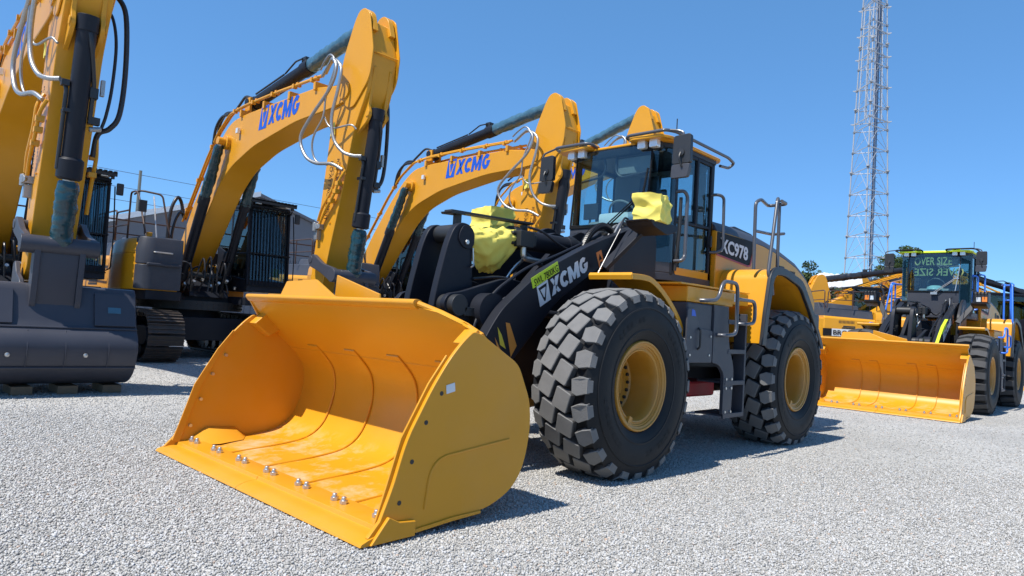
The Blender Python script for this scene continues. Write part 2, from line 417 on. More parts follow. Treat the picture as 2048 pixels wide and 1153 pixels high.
# ------------------------------------------------------------------ wheel loader
WB = 3.63
def loader(root, main=True, rail=TUB, roofm=YEL, kind='rock', dz=0., simple=False, HW=1.58):
    r = root
    for x in (0, -WB):
        for s in (1, -1): add_wheel(r, x, s, kind)
    # ---- bucket
    prof = [(2.94,.045),(2.683,.065),(2.48,.082),(2.26,.096),(2.06,.118),(1.93,.150),(1.83,.205),(1.755,.29),(1.705,.40),(1.675,.52),(1.668,.64),(1.69,.76),(1.75,.86),(1.86,.97),(2.0,1.09),(2.15,1.225),(2.25,1.335),(2.30,1.405)]
    fine = [tuple(p)[:2] for p in spl([(x, z, 0) for x, z in prof[:-1]], 3)]+[prof[-1]]
    b = MB(); b.strip(fine, 'y', -HW+.03, 1.02, .028)
    # the back plate is cut away obliquely towards the left side plate
    nf_ = len(fine); rg = []
    for y, zc in (((1.02, 9.), (1.22, 1.375), (1.42, 1.30), (HW-.03, 1.235)) if main else ((1.02, 9.), (HW-.03, 9.))):
        pl = [(x, z) if z <= zc else (x-(z-zc)*.86, zc) for x, z in fine]; up = []
        for i in range(nf_):
            d = V(fine[min(nf_-1, i+1)])-V(fine[max(0, i-1)]); d.normalize(); up.append((pl[i][0]-d.y*.028, pl[i][1]+d.x*.028))
        rg.append([(x, y, z) for x, z in pl+up[::-1]])
    b.rings(rg); bucket = b.build('bucket', YELF, r, 0)
    sidep = [(2.985,.05),(2.905,.135),(2.83,.32),(2.745,.60),(2.565,.915),(2.44,1.09),(2.335,1.20),(2.255,1.262),(2.175,1.245),(2.0,1.15),(1.80,1.045),(1.735,.92),(1.665,.79),(1.640,.60),(1.675,.40),(1.72,.28),(1.81,.18),(1.92,.125),(2.04,.085),(2.30,.062),(2.68,.035)]
    sp = [tuple(p)[:2] for p in [V((x, z)) for x, z in sidep]]
    sp = rnd2(sp, [0,0,.05,.1,.15,.15,.1,.025,.03,.1,.12,.1,.15,.2,.15,.15,.1,.1,.1,.1,0], 4)
    for s in (1, -1):
        b = MB(); b.prism(sp, 'y', s*(HW-.030), s*HW); b.build('side_plate', YELB, bucket, .005)
        # thick cutting strip along the leading edge of the side plate
        b = MB(); b.prism([(2.925,.10),(2.855,.32),(2.77,.60),(2.585,.925),(2.45,1.105),(2.43,1.085),(2.55,.90),(2.70,.60),(2.79,.32),(2.86,.08)], 'y', s*(HW-.046), s*(HW-.031)); b.build('side_cutter', YELB, bucket, .004)
        for x, z in ((2.775,.225),(2.70,.46),(2.61,.69),(2.50,.865)):
            b = MB(); b.cyl((x,s*(HW-.05),z),(x,s*(HW+.0015),z), .015, 12); b.build('side_cutter_hole', DRK if s > 0 else STL, bucket)
        # corner gusset where the floor meets the side plate
        b = MB(); b.rings([[(2.80,s*(HW-.03),.07),(2.80,s*(HW-.16),.065),(2.80,s*(HW-.03),.09)],[(2.62,s*(HW-.03),.085),(2.60,s*(HW-.30),.085),(2.62,s*(HW-.03),.21)],[(2.36,s*(HW-.03),.09),(2.36,s*(HW-.24),.094),(2.36,s*(HW-.03),.19)],[(2.26,s*(HW-.03),.096),(2.26,s*(HW-.08),.098),(2.26,s*(HW-.03),.11)]]); b.build('gusset', YELB, bucket, .004)
        # upper gusset under the lip
        b = MB(); b.prism([(2.19,1.28),(2.30,1.18),(2.14,1.06),(2.02,1.13)], 'y', s*(HW-.16), s*(HW-.03)); b.build('gusset', YELB, bucket, .01)
    # wear pad pressing on the outside of the side plate: a bent bead
    for s in (1, -1):
        b = MB(); b.tube(fillet([(2.58,s*(HW+.001),.16),(2.545,s*(HW+.001),.46),(1.86,s*(HW+.001),.53)], .14, 6), .0085, 8); b.build('weld_bead', YELB, bucket)
    # bead lines and joint ribs on the inside
    for y in ((-.95, -.32, .32, .95) if main else (-.66, -.30, .42, .78)):
        def off(i): return fine[i]
        pth = []
        ip = [(2.70,.068),(2.26,.100),(1.94,.150),(1.765,.29),(1.685,.52),(1.676,.64),(1.70,.76),(1.76,.86),(1.90,1.0)]
        b = MB(); b.tube([(p[0]+.001, y, p[1]+.001) for p in spl([(x, z, 0) for x, z in ip], 3)]+[(1.90, y-.16, 1.0)], .009, 6); b.build('weld_bead', YELB, bucket)
    b = MB(); b.tube([(1.838,-HW+.04,.953),(1.838,HW-.04,.953)], .007, 6); b.build('weld_bead', YELB, bucket)
    # cutting edge, two sections
    for s in (1, -1):
        b = MB(); y0, y1 = (s*.002, s*(HW+.012))
        b.prism([(3.04,.012),(3.03,.030),(2.985,.047),(2.94,.058),(2.88,.060),(2.872,.086),(2.70,.096),(2.66,.08),(2.66,.03),(2.90,.012)], 'y', y0, y1); b.build('cutting_edge', YELB, bucket, .003)
        b = MB(); b.prism([(2.98,.015),(2.86,.16),(2.78,.12),(2.66,.11),(2.66,.02)], 'y', s*(HW+.002), s*(HW+.03)); b.build('corner_plate', YELB, bucket, .006)
        b = MB(); b.prism([(2.655,.028),(2.655,.052),(2.34,.078),(2.10,.082),(2.10,.062),(2.34,.052)], 'y', s*(HW-.2), s*(HW+.012)); b.build('wear_strip', YELB, bucket, .003)
    nb = 7
    for k in range(nb):
        yc = (-1.42+2.84*k/(nb-1))*HW/1.58
        for d in (-.055, .055):
            b = MB(); c = V((2.775, yc+d, .092)); b.tube([c, c+V((0,0,.022))], .027, 6); b.tube([c+V((0,0,.022)), c+V((0,0,.026)), c+V((0,0,.040)), c+V((0,0,.046))], [.019,.017,.017,.010], 10)
            b.build('bolt', STL, bucket)
    # top lip with spill guard
    b = MB(); b.prism(rnd2([(2.285,1.385),(2.315,1.395),(2.345,1.43),(2.34,1.452),(2.315,1.462),(2.265,1.452),(2.25,1.42)], .012, 3), 'y', -HW+.005, 1.03 if main else HW-.005)
    b.build('lip', YELB, bucket, .003)
    if main: b = MB(); b.tube([(2.295,1.03,1.43),(2.235,1.22,1.372),(2.175,1.42,1.297),(2.16,HW-.02,1.235)], .020, 8); b.build('lip', YELB, bucket)
    b = MB(); b.prism([(2.33,1.44),(2.20,1.235),(2.12,1.20),(2.2,1.44)], 'y', -HW+.002, -HW+.03); b.build('end_plate', YELB, bucket, .004)
    b = MB(); b.rings([[(2.335,-.92,1.44),(2.335,.03,1.44),(2.305,-.37,1.60),(2.285,-.90,1.585)],[(2.310,-.92,1.44),(2.310,.03,1.44),(2.280,-.37,1.60),(2.26,-.90,1.585)]]); b.build('spill_guard', YELB, bucket, .005)
    b = MB(); b.rings([[(2.10,-.36,1.36),(2.10,.34,1.34),(2.10,.30,1.50),(2.10,-.34,1.655)],[(2.12,-.36,1.36),(2.12,.34,1.34),(2.12,.30,1.50),(2.12,-.34,1.655)]]); b.build('spill_guard', YELB, bucket, .005)
    if main:
        b = MB(); b.polyuv([(0,0),(.075,.0),(.075,.055),(0,.055)], (2.46,HW+.001,.86), (-.95,0,.22), (.15,0,1), .002); b.build('paper_label', WHT, bucket)
    # ---- lift arms
    arm = [(1.60,.52),(1.63,.44),(1.61,.36),(1.53,.32),(1.44,.35),(1.36,.52),(1.20,.74),(.85,1.0),(.50,1.34),(.29,1.56),(-.30,1.92),(-.75,2.13),(-1.12,2.18),(-1.20,2.26),(-1.20,2.38),(-1.12,2.44),(-.95,2.46),(-.62,2.335),(-.40,2.256),(-.145,2.151),(.19,1.994),(.547,1.822),(.83,1.61),(1.02,1.457),(1.124,1.328),(1.22,1.18),(1.38,.95),(1.53,.68)]
    armr = rnd2(arm, [.03]*7+[.12]*5+[.03]*6+[.1]*10, 3)
    for s in (1, -1):
        b = MB(); b.prism(armr, 'y', s*.50, s*.62); la = b.build('lift_arm', BLK, r, .008)
        b = MB(); b.cyl((-1.06,s*.44,2.32),(-1.06,s*.70,2.32), .085, 24); b.build('pin', DRK, la, .006); b = MB(); b.cyl((1.53,s*.40,.42),(1.53,s*.66,.42), .08, 20); b.build('pin', DRK, la, .006)
        # pipe clipped along the inner top edge of the arm
        b = MB(); b.tube(fillet([(1.30,s*.46,.98),(1.16,s*.44,1.38),(.95,s*.44,1.62),(.55,s*.44,1.87),(.15,s*.44,2.02),(-.6,s*.44,2.34)], .15), .016, 8); b.build('pipe', BLK, la)
        b = MB(); b.cyl((-1.3,s*.40,1.20),(-.25,s*.40,1.42), .085, 20); b.cyl((-.25,s*.40,1.42),(.55,s*.40,1.46), .045, 14); b.build('lift_cylinder', BLK, r)
        if s > 0 and not simple:
            d = V((-.842,0,.46)).normalized()
            lt = MB(); brand(None, lt, (.535,.623,1.517), V((-.745,0,.415)), V((.075,0,.136)), .14); lt.build('lettering', WHT, la)
            lb = MB()
            lb.polyuv([(0,0),(1,0),(1,1),(0,1)], (.642,.6215,1.662), (-.365,0,.198), (.036,0,.093), .002); pl = lb.build('capacity_label', LIM if main else LIM, la)
            if main:
                lx = MB(); letters(lx, 'SWL 7800KG', (.618,.6242,1.683), (-.328,0,.179), (.024,0,.062), .012, .002); lx.build('lettering', INK, la)
            lb = MB(); lb.polyuv([(0,0),(1,0),(1,1),(0,1)], (-.372,.6215,1.94), (-.085,0,.042), (.08,0,.165), .002); lb.build('warning_label', ORG, la)
            lb = MB(); lb.polyuv([(.2,.5),(.8,.5),(.5,.85)], (-.372,.6240,1.94), (-.085,0,.042), (.08,0,.165), .001); lb.polyuv([(.2,.15),(.8,.15),(.8,.2),(.2,.2)], (-.372,.6240,1.94), (-.085,0,.042), (.08,0,.165), .001); lb.polyuv([(.25,.26),(.75,.26),(.6,.40),(.3,.36)], (-.372,.6240,1.94), (-.085,0,.042), (.08,0,.165), .001); lb.build('warning_symbol', INK, la)
            lb = MB(); lb.polyuv([(1.075,1.29),(1.03,1.135),(.955,1.10),(1.02,1.225)][::-1], (0,.6215,0), (1,0,0), (0,0,1), -.002); lb.build('chevron_mark', mat('decal_olive', (.55,.45,.04), .4) if 'decal_olive' not in MATS else MATS['decal_olive'], la)
            lb = MB(); lb.polyuv([(.975,1.335),(.885,1.03),(.815,1.13),(.925,1.33)][::-1], (0,.6215,0), (1,0,0), (0,0,1), -.002); lb.polyuv([(1.10,1.20),(1.05,1.13),(1.02,1.09),(1.06,1.10)][::-1], (0,.6215,0), (1,0,0), (0,0,1), -.002); lb.build('chevron_mark', mat('decal_copper', (.55,.22,.04), .4) if 'decal_copper' not in MATS else MATS['decal_copper'], la)
    if not main:
        b = MB(); 
        q = arm[20:28]
        for p0, p1 in zip(q, q[1:]): b.mm((0,0,0),(.0001,.0001,.0001)) if False else None
        b.strip([(x, z+.010) for x, z in q], 'y', .575, .635, .010); b.build('lime_stripe', LIM, r)
    # ---- cross tube and pivot housing
    b = MB(); b.cyl((1.02,-.50,1.42),(1.02,.50,1.42), .17, 28); b.build('cross_tube', BLK, r)
    b = MB(); hp = rnd2([(1.42,1.36),(1.50,1.46),(1.44,1.56),(1.30,1.58),(.72,1.76),(.40,1.72),(.52,1.42),(.86,1.18),(1.20,1.18)], [.05,.08,.08,.08,.12,.1,.1,.1,.1], 4)
    b.prism(hp, 'y', .30, .36); b.build('pivot_plate', BLK, r, .008); b = MB(); b.prism(hp, 'y', -.36, -.30); b.build('pivot_plate', BLK, r, .008)
    b = MB(); b.cyl((1.36,.20,1.46),(1.36,.43,1.46), .095, 24); b.mm((1.16,.36,1.37),(1.30,.43,1.45)); b.build('pivot_pin', DRK, r, .006); b = MB(); b.cyl((1.06,.36,1.55),(1.06,.38,1.55), .022, 6); b.build('bolt', STL, r, .003)
    b = MB(); b.prism(rnd2([(1.02,1.20),(.78,1.58),(.66,1.58),(.66,1.50),(.86,1.12)], .07, 3), 'y', .37, .45); b.build('link_cover', GRY, r, .02)
    # ---- bellcrank: two tall plates with a pin at the top
    bc = [(1.30,2.16),(1.22,2.225),(1.10,2.215),(1.045,2.13),(1.06,1.95),(1.03,1.66),(1.02,1.40),(1.10,1.05),(1.32,.86),(1.46,.90),(1.50,1.05),(1.49,1.45),(1.44,1.70),(1.36,2.02)]
    bcr = rnd2(bc, [.05,.06,.08,.08,.1,.2,.2,.15,.08,.08,.12,.3,.3,.2], 4)
    bell = None
    for s in (1, -1):
        b = MB(); b.prism(bcr, 'y', s*.14, s*.22); o = b.build('bellcrank', BLK, r, .012)
        if s > 0: bell = o
    b = MB(); b.cyl((1.165,-.14,2.13),(1.165,.14,2.13), .085, 24); b.build('pin', DRK, bell, .005); b = MB(); b.cyl((1.02,-.14,1.42),(1.02,.14,1.42), .16, 24); b.build('pin', DRK, bell, .005); b = MB(); b.cyl((1.36,-.14,.98),(1.36,.14,.98), .09, 24); b.build('pin', DRK, bell, .005)
    b = MB(); b.prism(rnd2([(1.24,2.13),(1.20,2.20),(1.10,2.19),(1.055,2.13),(1.06,2.02),(1.12,1.98),(1.20,2.00),(1.25,2.06)], .03, 3), 'y', .221, .236); b.build('pin_plate', BLK, bell, .004)
    b = MB(); b.bolt((1.155,.236,2.045), (0,1,0), .024, .018); b.build('bolt', STL, bell, .003)
    b = MB(); b.tube(spl([(1.07,.235,2.0),(1.06,.24,1.88),(1.06,.245,1.84),(1.10,.26,1.82)], 4), .009, 6); b.build('grease_line', STL, bell)
    for s in (1, -1):
        b = MB(); b.prism(rnd2([(1.28,1.02),(1.30,.88),(1.42,.86),(1.55,.70),(1.62,.78),(1.46,1.06)], .04, 3), 'y', s*.15, s*.21); b.build('bucket_link', BLK, r, .01)
    # ---- tilt cylinder
    b = MB(); b.tube([(.30,0,2.20),(-.60,0,2.22)], .105, 24); b.tube([(.36,0,2.20),(.26,0,2.20)], .128, 24); b.tube([(-.52,0,2.22),(-.62,0,2.22),(-.74,0,2.225)], [.11,.125,.09], 20)
    tc_ = b.build('tilt_cylinder', BLK, r, .006)
    b = MB(); b.tube([(.3,0,2.19),(1.12,0,2.13)], .05, 16); b.build('piston_rod', STL, tc_)
    b = MB(); b.mm((.24,.10,2.10),(.44,.24,2.26)); b.mm((.18,.12,2.12),(.24,.22,2.24)); 
    for z in (2.13,2.18,2.23): b.cyl((.44,.16,z),(.485,.16,z), .018, 8)
    b.build('valve_block', DRK, tc_, .01)
    b = MB(); b.tube(fillet([(.33,.18,2.10),(.33,.18,1.99),(.05,.18,1.98)], .09), .03, 12); b.build('valve_pipe', STL, tc_)
    # level indicator bar over the cylinder
    b = MB(); b.bar((1.20,0,2.345),(.06,0,2.385), .11, .022); b.prism([(1.23,2.335),(1.05,2.348),(1.05,2.325),(1.215,2.315)], 'y', -.075, .075); lb = b.build('level_indicator_bar', DRK, r, .004)
    b = MB(); b.mm((1.05,-.03,2.20),(1.11,.03,2.33)); b.build('bracket', DRK, lb, .004); b = MB(); b.mm((.12,-.03,2.28),(.18,.03,2.36)); b.build('bracket', DRK, lb, .004)
    # ---- frames, axles, belly
    b = MB(); b.prism(rnd2([(.55,.75),(.60,1.25),(-.10,1.65),(-.35,1.9),(-.80,2.30),(-1.20,2.50),(-1.36,2.46),(-1.40,1.2),(-1.30,.62),(-.2,.55)], .06, 2), 'y', .30, .38)
    b.prism(rnd2([(.55,.75),(.60,1.25),(-.10,1.65),(-.35,1.9),(-.80,2.30),(-1.20,2.50),(-1.36,2.46),(-1.40,1.2),(-1.30,.62),(-.2,.55)], .06, 2), 'y', -.38, -.30)
    b.mm((-1.35,-.30,.6),(.5,.30,.95)); b.mm((-1.3,-.30,1.0),(-.7,.30,2.0))
    fr = b.build('front_frame', BLK, r, .008)
    # outer tower plates carrying the lift arm pins
    for s in (1, -1):
      b = MB(); b.prism(rnd2([(-.42,1.55),(-.50,2.10),(-.78,2.42),(-.98,2.54),(-1.16,2.52),(-1.28,2.36),(-1.28,1.3),(-.60,1.2)], [.03,.1,.1,.1,.1,.08,.02,.02], 3), 'y', s*.66, s*.72)
      b.build('arm_tower', BLK, r, .008)
    for x in (0, -WB):
        b = MB(); b.cyl((x,-.9,HUBZ),(x,.9,HUBZ), .22, 24); b.lathe([(.0,-.36),(.2,-.34),(.34,-.2),(.38,0),(.34,.2),(.2,.34),(0,.36)], (x,0,HUBZ), 'x', 28, close=True); b.build('axle', YELR if main else DRK, r, .01)
    b = MB(); b.mm((-1.5,-.55,.62),(-5.6,-.42,1.25)); b.mm((-1.5,.42,.62),(-5.6,.55,1.25)); b.mm((-1.6,-.42,.58),(-5.5,.42,.95)); b.mm((-1.45,-.35,.75),(-1.25,.35,1.5))
    b.build('rear_frame', DRK, r, .01)
    b = MB(); b.mm((-2.3,.55,.62),(-1.55,.98,.80)); b.build('tank', RED, r, .03); b = MB(); b.mm((-2.3,-.98,.62),(-1.55,-.55,.80)); b.build('tank', RED, r, .03)
    b = MB(); b.mm((-1.55,-.92,.95),(-2.55,.92,1.16)); b.mm((-1.5,-.5,1.16),(-2.5,.6,1.7)); b.build('belly', DRK, r, .02)
    # ---- front fenders
    fp = [(.035,1.86),(-.18,1.865),(-.34,1.84),(-.56,1.73),(-.80,1.55),(-.96,1.36),(-1.03,1.14),(-1.05,.90)]
    fpr = [tuple(p)[:2] for p in spl([(x, z, 0) for x, z in fp], 4)]
    for s in (1, -1):
        b = MB(); b.strip(fpr, 'y', s*.80, s*1.29, .014); b.strip(fpr, 'y', s*1.282, s*1.30, .055) if s > 0 else b.strip(fpr, 'y', s*1.30, s*1.282, .055)
        b.prism([(.030,1.872),(.050,1.845),(.035,1.80),(.020,1.84)], 'y', s*.80, s*1.295)
        b.build('front_fender', YEL, r, .005)
    cab(r, main, rail, roofm, dz, simple)
    # ---- engine hood
    hx = [-2.52,-2.9,-3.4,-3.9,-4.3,-4.7,-5.1,-5.5,-5.9,-6.12]
    zt = [2.79,2.795,2.785,2.765,2.72,2.66,2.58,2.46,2.30,2.12]
    b = MB(); rg = []
    for x, z in zip(hx, zt):
        w = .80 if x > -5.3 else .80-.10*(-5.3-x); t = max(z-.14, 1.6)
        rg.append([(x,-w,1.20),(x,-w,t-.02),(x,-w+.03,t+.02),(x,w-.03,t+.02),(x,w,t-.02),(x,w,1.20)])
    b.rings(rg); hood = b.build('engine_hood', YEL, r, .012)
    b = MB(); rg = []
    for x, z in zip(hx, zt):
        w = .795 if x > -5.3 else .795-.10*(-5.3-x); t = z-.14
        rg.append([(x,-w-.006,t-.015),(x,-w+.03,t+.06),(x,-w+.12,z-.01),(x,0,z+.01),(x,w-.12,z-.01),(x,w-.03,t+.06),(x,w+.006,t-.015),(x,0,t-.02)])
    b.rings(rg); b.build('hood_top', GRY, hood, .01)
    b = MB(); b.prism(rnd2([(-3.55,2.78),(-3.75,2.90),(-4.35,2.86),(-4.65,2.66)], .05, 3), 'y', -.42, .42); b.build('air_intake', GRY, hood, .02)
    b = MB(); b.tube([(-3.1,-.35,2.75),(-3.1,-.35,3.2)], .07, 16); b.build('exhaust_pipe', DRK, hood)
    b = MB(); b.prism(rnd2([(-5.3,-.90),(-5.7,-.90),(-6.1,-.78),(-6.25,-.5),(-6.25,.5),(-6.1,.78),(-5.7,.90),(-5.3,.90)], .06, 3), 'z', .75, 1.48); b.build('counterweight', YEL, r, .03)
    for s in (1, -1):
        b = MB(); b.prism(rnd2([(-4.75,.72),(-4.75,1.55),(-5.0,1.74),(-5.28,1.74),(-5.28,.72)], .05, 3), 'y', s*.90, s*1.10); b.build('rear_guard', GRY, r, .015)
    b = MB(); b.mm((-6.13,-.6,1.5),(-6.16,.6,2.05))
    for k in range(10): b.mm((-6.16,-.58,1.53+.05*k),(-6.18,.58,1.55+.05*k))
    b.build('rear_grille', DRK, hood)
    for s in (1, -1):
        b = MB(); b.polyuv(rnd2([(0,.06),(.93,.0),(1.06,.30),(1.06,.34),(0,.34)], .02, 2), (-2.53,s*.803,2.29), (-1,0,0), (0,0,1), .004 if s < 0 else -.004)
        # dark model panel
        b.build('model_panel', INK, hood)
        b = MB(); b.polyuv([(.0,.045),(.90,-.015),(.97,.0),(1.10,.27),(1.055,.27),(.94,.015),(.88,.005),(0,.065)], (-2.53,s*.8075,2.29), (-1,0,0), (0,0,1), .003 if s < 0 else -.003); b.build('red_stripe', RED, hood)
        if s > 0 and not simple:
            b = MB(); letters(b, 'XC978', (-2.60,.809,2.385), (-.80,0,-.035), (.0,0,.185), .035, .002); b.build('lettering', WHT, hood)
    b = MB()
    for k in range(6): b.mm((-4.75-.055*k,.80,2.22),(-4.72-.055*k,.812,2.36))
    b.mm((-4.45,.80,2.10),(-4.62,.81,2.40)); b.build('vent', DRK, hood)
    # ---- rear fenders (arched housings) with rubber edge
    fo = [(-2.50,1.27),(-2.55,1.62),(-2.66,2.10),(-2.78,2.18),(-3.06,2.19),(-3.62,2.09),(-3.95,1.80),(-4.30,1.40),(-4.42,1.28)]
    for s in (1, -1):
        b = MB()
        fpo = rnd2(fo+[(-4.36,1.28),(-4.24,1.42),(-3.90,1.76),(-3.58,2.03),(-3.05,2.135),(-2.80,2.125),(-2.72,2.06),(-2.61,1.62),(-2.56,1.27)], [0,.05,.08,.08,.1,.1,.1,.05,0,0,.05,.1,.1,.1,.06,.06,.05,0], 3)
        b.prism(fpo, 'y', s*.80, s*1.42)
        b.mm((-2.75,s*.78,1.27),(-4.3,s*.80,2.13))
        fe = b.build('rear_fender', YEL, r, .006)
        b = MB(); fr2 = rnd2([(-2.46,1.25),(-2.52,1.62),(-2.635,2.12),(-2.77,2.205),(-3.06,2.215),(-3.64,2.11),(-3.98,1.81),(-4.34,1.40),(-4.46,1.24),(-4.36,1.24),(-4.22,1.42),(-3.88,1.75),(-3.57,2.015),(-3.05,2.12),(-2.815,2.11),(-2.735,2.05),(-2.63,1.62),(-2.57,1.25)], [0,.05,.08,.08,.1,.1,.1,.05,0,0,.05,.1,.1,.1,.06,.06,.05,0], 3)
        b.prism(fr2, 'y', s*1.422, s*1.47); b.build('rubber_edge', PLA, fe, .012)
        b = MB()
        for x in (-2.95,-3.3): b.tube([(x,s*.82,2.11),(x-.02,s*1.40,2.11)], .012, 6)
        b.build('inner_rib', YEL, fe)
    # ---- rear handrail on the left fender
    for s in ((1,) if main else (1, -1)):
        b = MB(); q = .021
        b.tube(fillet([(-2.54,s*1.0,2.17),(-2.54,s*1.0,2.98),(-3.05,s*1.0,3.03),(-3.05,s*1.0,2.17)], .1) if False else fillet([(-2.62,s*1.25,2.16),(-2.60,s*1.25,2.98),(-2.75,s*1.25,3.04),(-3.30,s*1.10,3.06),(-3.28,s*1.36,3.06),(-3.10,s*1.36,3.07)], .07), q, 10)
        b.tube(fillet([(-2.74,s*1.445,1.86),(-2.70,s*1.445,2.02),(-2.62,s*1.43,2.10),(-2.98,s*1.36,3.10),(-3.15,s*1.30,3.08)], .09), q, 10)
        b.tube([(-3.16,s*1.31,3.06),(-3.17,s*1.31,2.16)], q, 10)
        b.tube(fillet([(-2.60,s*1.25,2.63),(-3.28,s*1.18,2.68),(-3.26,s*1.36,2.68),(-3.16,s*1.32,2.66)], .05), q*.9, 10)
        b.build('handrail', rail, r)
    # ---- access steps, boxes and grab rails
    for s in (1, -1):
        b = MB(); b.mm((-.93,s*.75,1.04),(-1.46,s*1.34,1.66)); bx = b.build('battery_box', GRY if main else GRY, r, .02)
        b = MB(); b.prism(rnd2([(-.90,1.04),(-.90,1.60),(-1.05,1.60),(-1.16,1.40),(-1.45,1.38),(-1.45,1.04)], .02, 2), 'y', s*1.341, s*1.362); b.build('box_door', GRY, bx, .006)
        b = MB(); b.tube(fillet([(-1.13,s*1.36,1.18),(-1.13,s*1.39,1.20),(-1.13,s*1.39,1.38),(-1.13,s*1.36,1.40)], .02, 3), .011, 8); b.build('handle', DRK, bx)
        for x, z in ((-.97,1.12),(-.97,1.30),(-1.38,1.12),(-1.40,1.32)):
            b = MB(); b.bolt((x,s*1.362,z), (0,s,0), .013, .008); b.build('bolt', STL, bx)
        if s > 0 and not simple:
            b = MB(); b.polyuv([(0,0),(.09,0),(.06,.06),(0,.07)], (-.98,1.3635,1.52), (-1,0,0), (0,0,1), -.002); b.build('blue_label', BLU, bx)
            b = MB(); b.polyuv([(0,0),(.08,0),(.08,.07),(0,.07)], (-1.52,1.345,1.55), (-1,0,0), (0,0,1), -.003); b.build('orange_label', ORG, bx)
        b = MB(); b.mm((-.95,s*.78,1.665),(-1.98,s*1.32,1.83)); b.mm((-1.98,s*.78,1.70),(-2.50,s*1.26,1.845)); pf = b.build('platform_box', YEL, r, .012)
        b = MB(); b.mm((-.78,s*.78,1.835),(-1.96,s*1.34,1.853))
        for k in range(14): b.mm((-1.96-.04*k,s*.8,1.848),(-1.98-.04*k,s*1.27,1.865))
        b.build('tread_plate', YEL, pf, .004)
        b = MB(); b.polyuv([(0,0),(.12,0),(.12,.09),(0,.09)], (-2.12,s*1.263,1.735), (-1,0,0), (0,0,1), -.002*s); b.build('paper_label', WHT, pf)
        b = MB(); b.polyuv(arc(0,0,.03,.03,0,360,12)[:-1], (-2.06,s*1.264,1.78), (-1,0,0), (0,0,1), -.003*s); b.build('keyhole', INK, pf)
        # ladder
        b = MB(); lp = rnd2([(-1.47,1.66),(-1.47,1.04),(-1.62,1.02),(-1.75,.92),(-1.75,.47),(-1.96,.47),(-1.99,.98),(-1.84,1.24),(-1.80,1.66)], [0,.02,.06,.06,.02,.02,.1,.1,0], 3)
        b.prism(lp, 'y', s*1.32, s*1.36); b.mm((-2.24,s*1.22,.45),(-2.28,s*1.36,1.60)); b.mm((-1.82,s*.96,1.02),(-2.26,s*1.0,1.60))
        ld = b.build('ladder', GRY, r, .006)
        for z, xa in ((.46,-1.76),(.82,-1.78),(1.17,-1.82),(1.50,-1.80)):
            b = MB(); b.mm((xa,s*1.02,z-.012),(-2.27,s*1.36,z+.012)); b.mm((xa,s*1.345,z-.03),(-2.27,s*1.365,z+.02)); b.build('step', GRY, ld, .004)
        for x in (-1.80,-1.93):
            for z in (.50,.76,.86): b = MB(); b.bolt((x,s*1.36,z), (0,s,0), .016, .012); b.build('bolt', STL, ld)
        b = MB(); b.tube(fillet([(-1.14,s*1.36,1.69),(-1.16,s*1.44,1.69),(-1.36,s*1.45,1.71),(-1.46,s*1.45,1.92),(-1.80,s*1.45,1.92),(-1.82,s*1.45,1.36),(-1.56,s*1.45,1.34),(-1.55,s*1.36,1.34)], .09), .021, 10)
        b.tube(fillet([(-1.81,s*1.45,1.75),(-2.26,s*1.45,1.75),(-2.27,s*1.45,1.50),(-2.02,s*1.45,1.48),(-2.0,s*1.36,1.48)], .09), .021, 10)
        b.build('grab_rail', rail, ld)
    # ---- hoses around the cylinder
    for k, (pts, rr, m_) in enumerate((([(.20,.10,2.33),(.0,.14,2.30),(-.25,.20,2.18),(-.55,.24,2.13),(-.85,.25,2.2)], .014, HOS), ([(-.85,.40,2.42),(-.62,.44,2.44),(-.42,.44,2.34),(-.28,.44,2.15)], .035, HOS), ([(-.9,.30,2.40),(-.66,.36,2.36),(-.5,.38,2.2),(-.46,.38,2.0)], .022, HOS), ([(-1.2,.30,2.52),(-1.0,.34,2.50),(-.86,.36,2.38),(-.8,.36,2.2)], .016, SIL), ([(-1.2,.36,2.54),(-1.0,.42,2.54),(-.84,.45,2.40),(-.74,.45,2.25)], .014, SIL), ([(-1.2,.42,2.56),(-.98,.48,2.58),(-.86,.5,2.44),(-.80,.5,2.3)], .012, HOS), ([(.30,.1,2.10),(.1,.2,1.95),(-.2,.25,1.85),(-.7,.28,1.9)], .02, HOS), ([(1.05,.24,1.72),(.7,.28,1.76),(.3,.3,1.70),(-.2,.3,1.75)], .013, HOS), ([(.44,.05,1.75),(.36,.1,1.9),(.25,.15,2.02)], .012, STL), ([(.36,-.05,1.72),(.28,.0,1.88),(.16,.08,2.02)], .012, STL))):
        b = MB(); b.tube(spl(pts, 6), rr, 8)
        if k == 1:
            ps = spl(pts, 10)
            for i in range(1, len(ps), 1): b.tube([ps[i]-(ps[i]-ps[i-1])*.25, ps[i]], .041, 8)
        b.build('hydraulic_hose', m_, r)
    return r

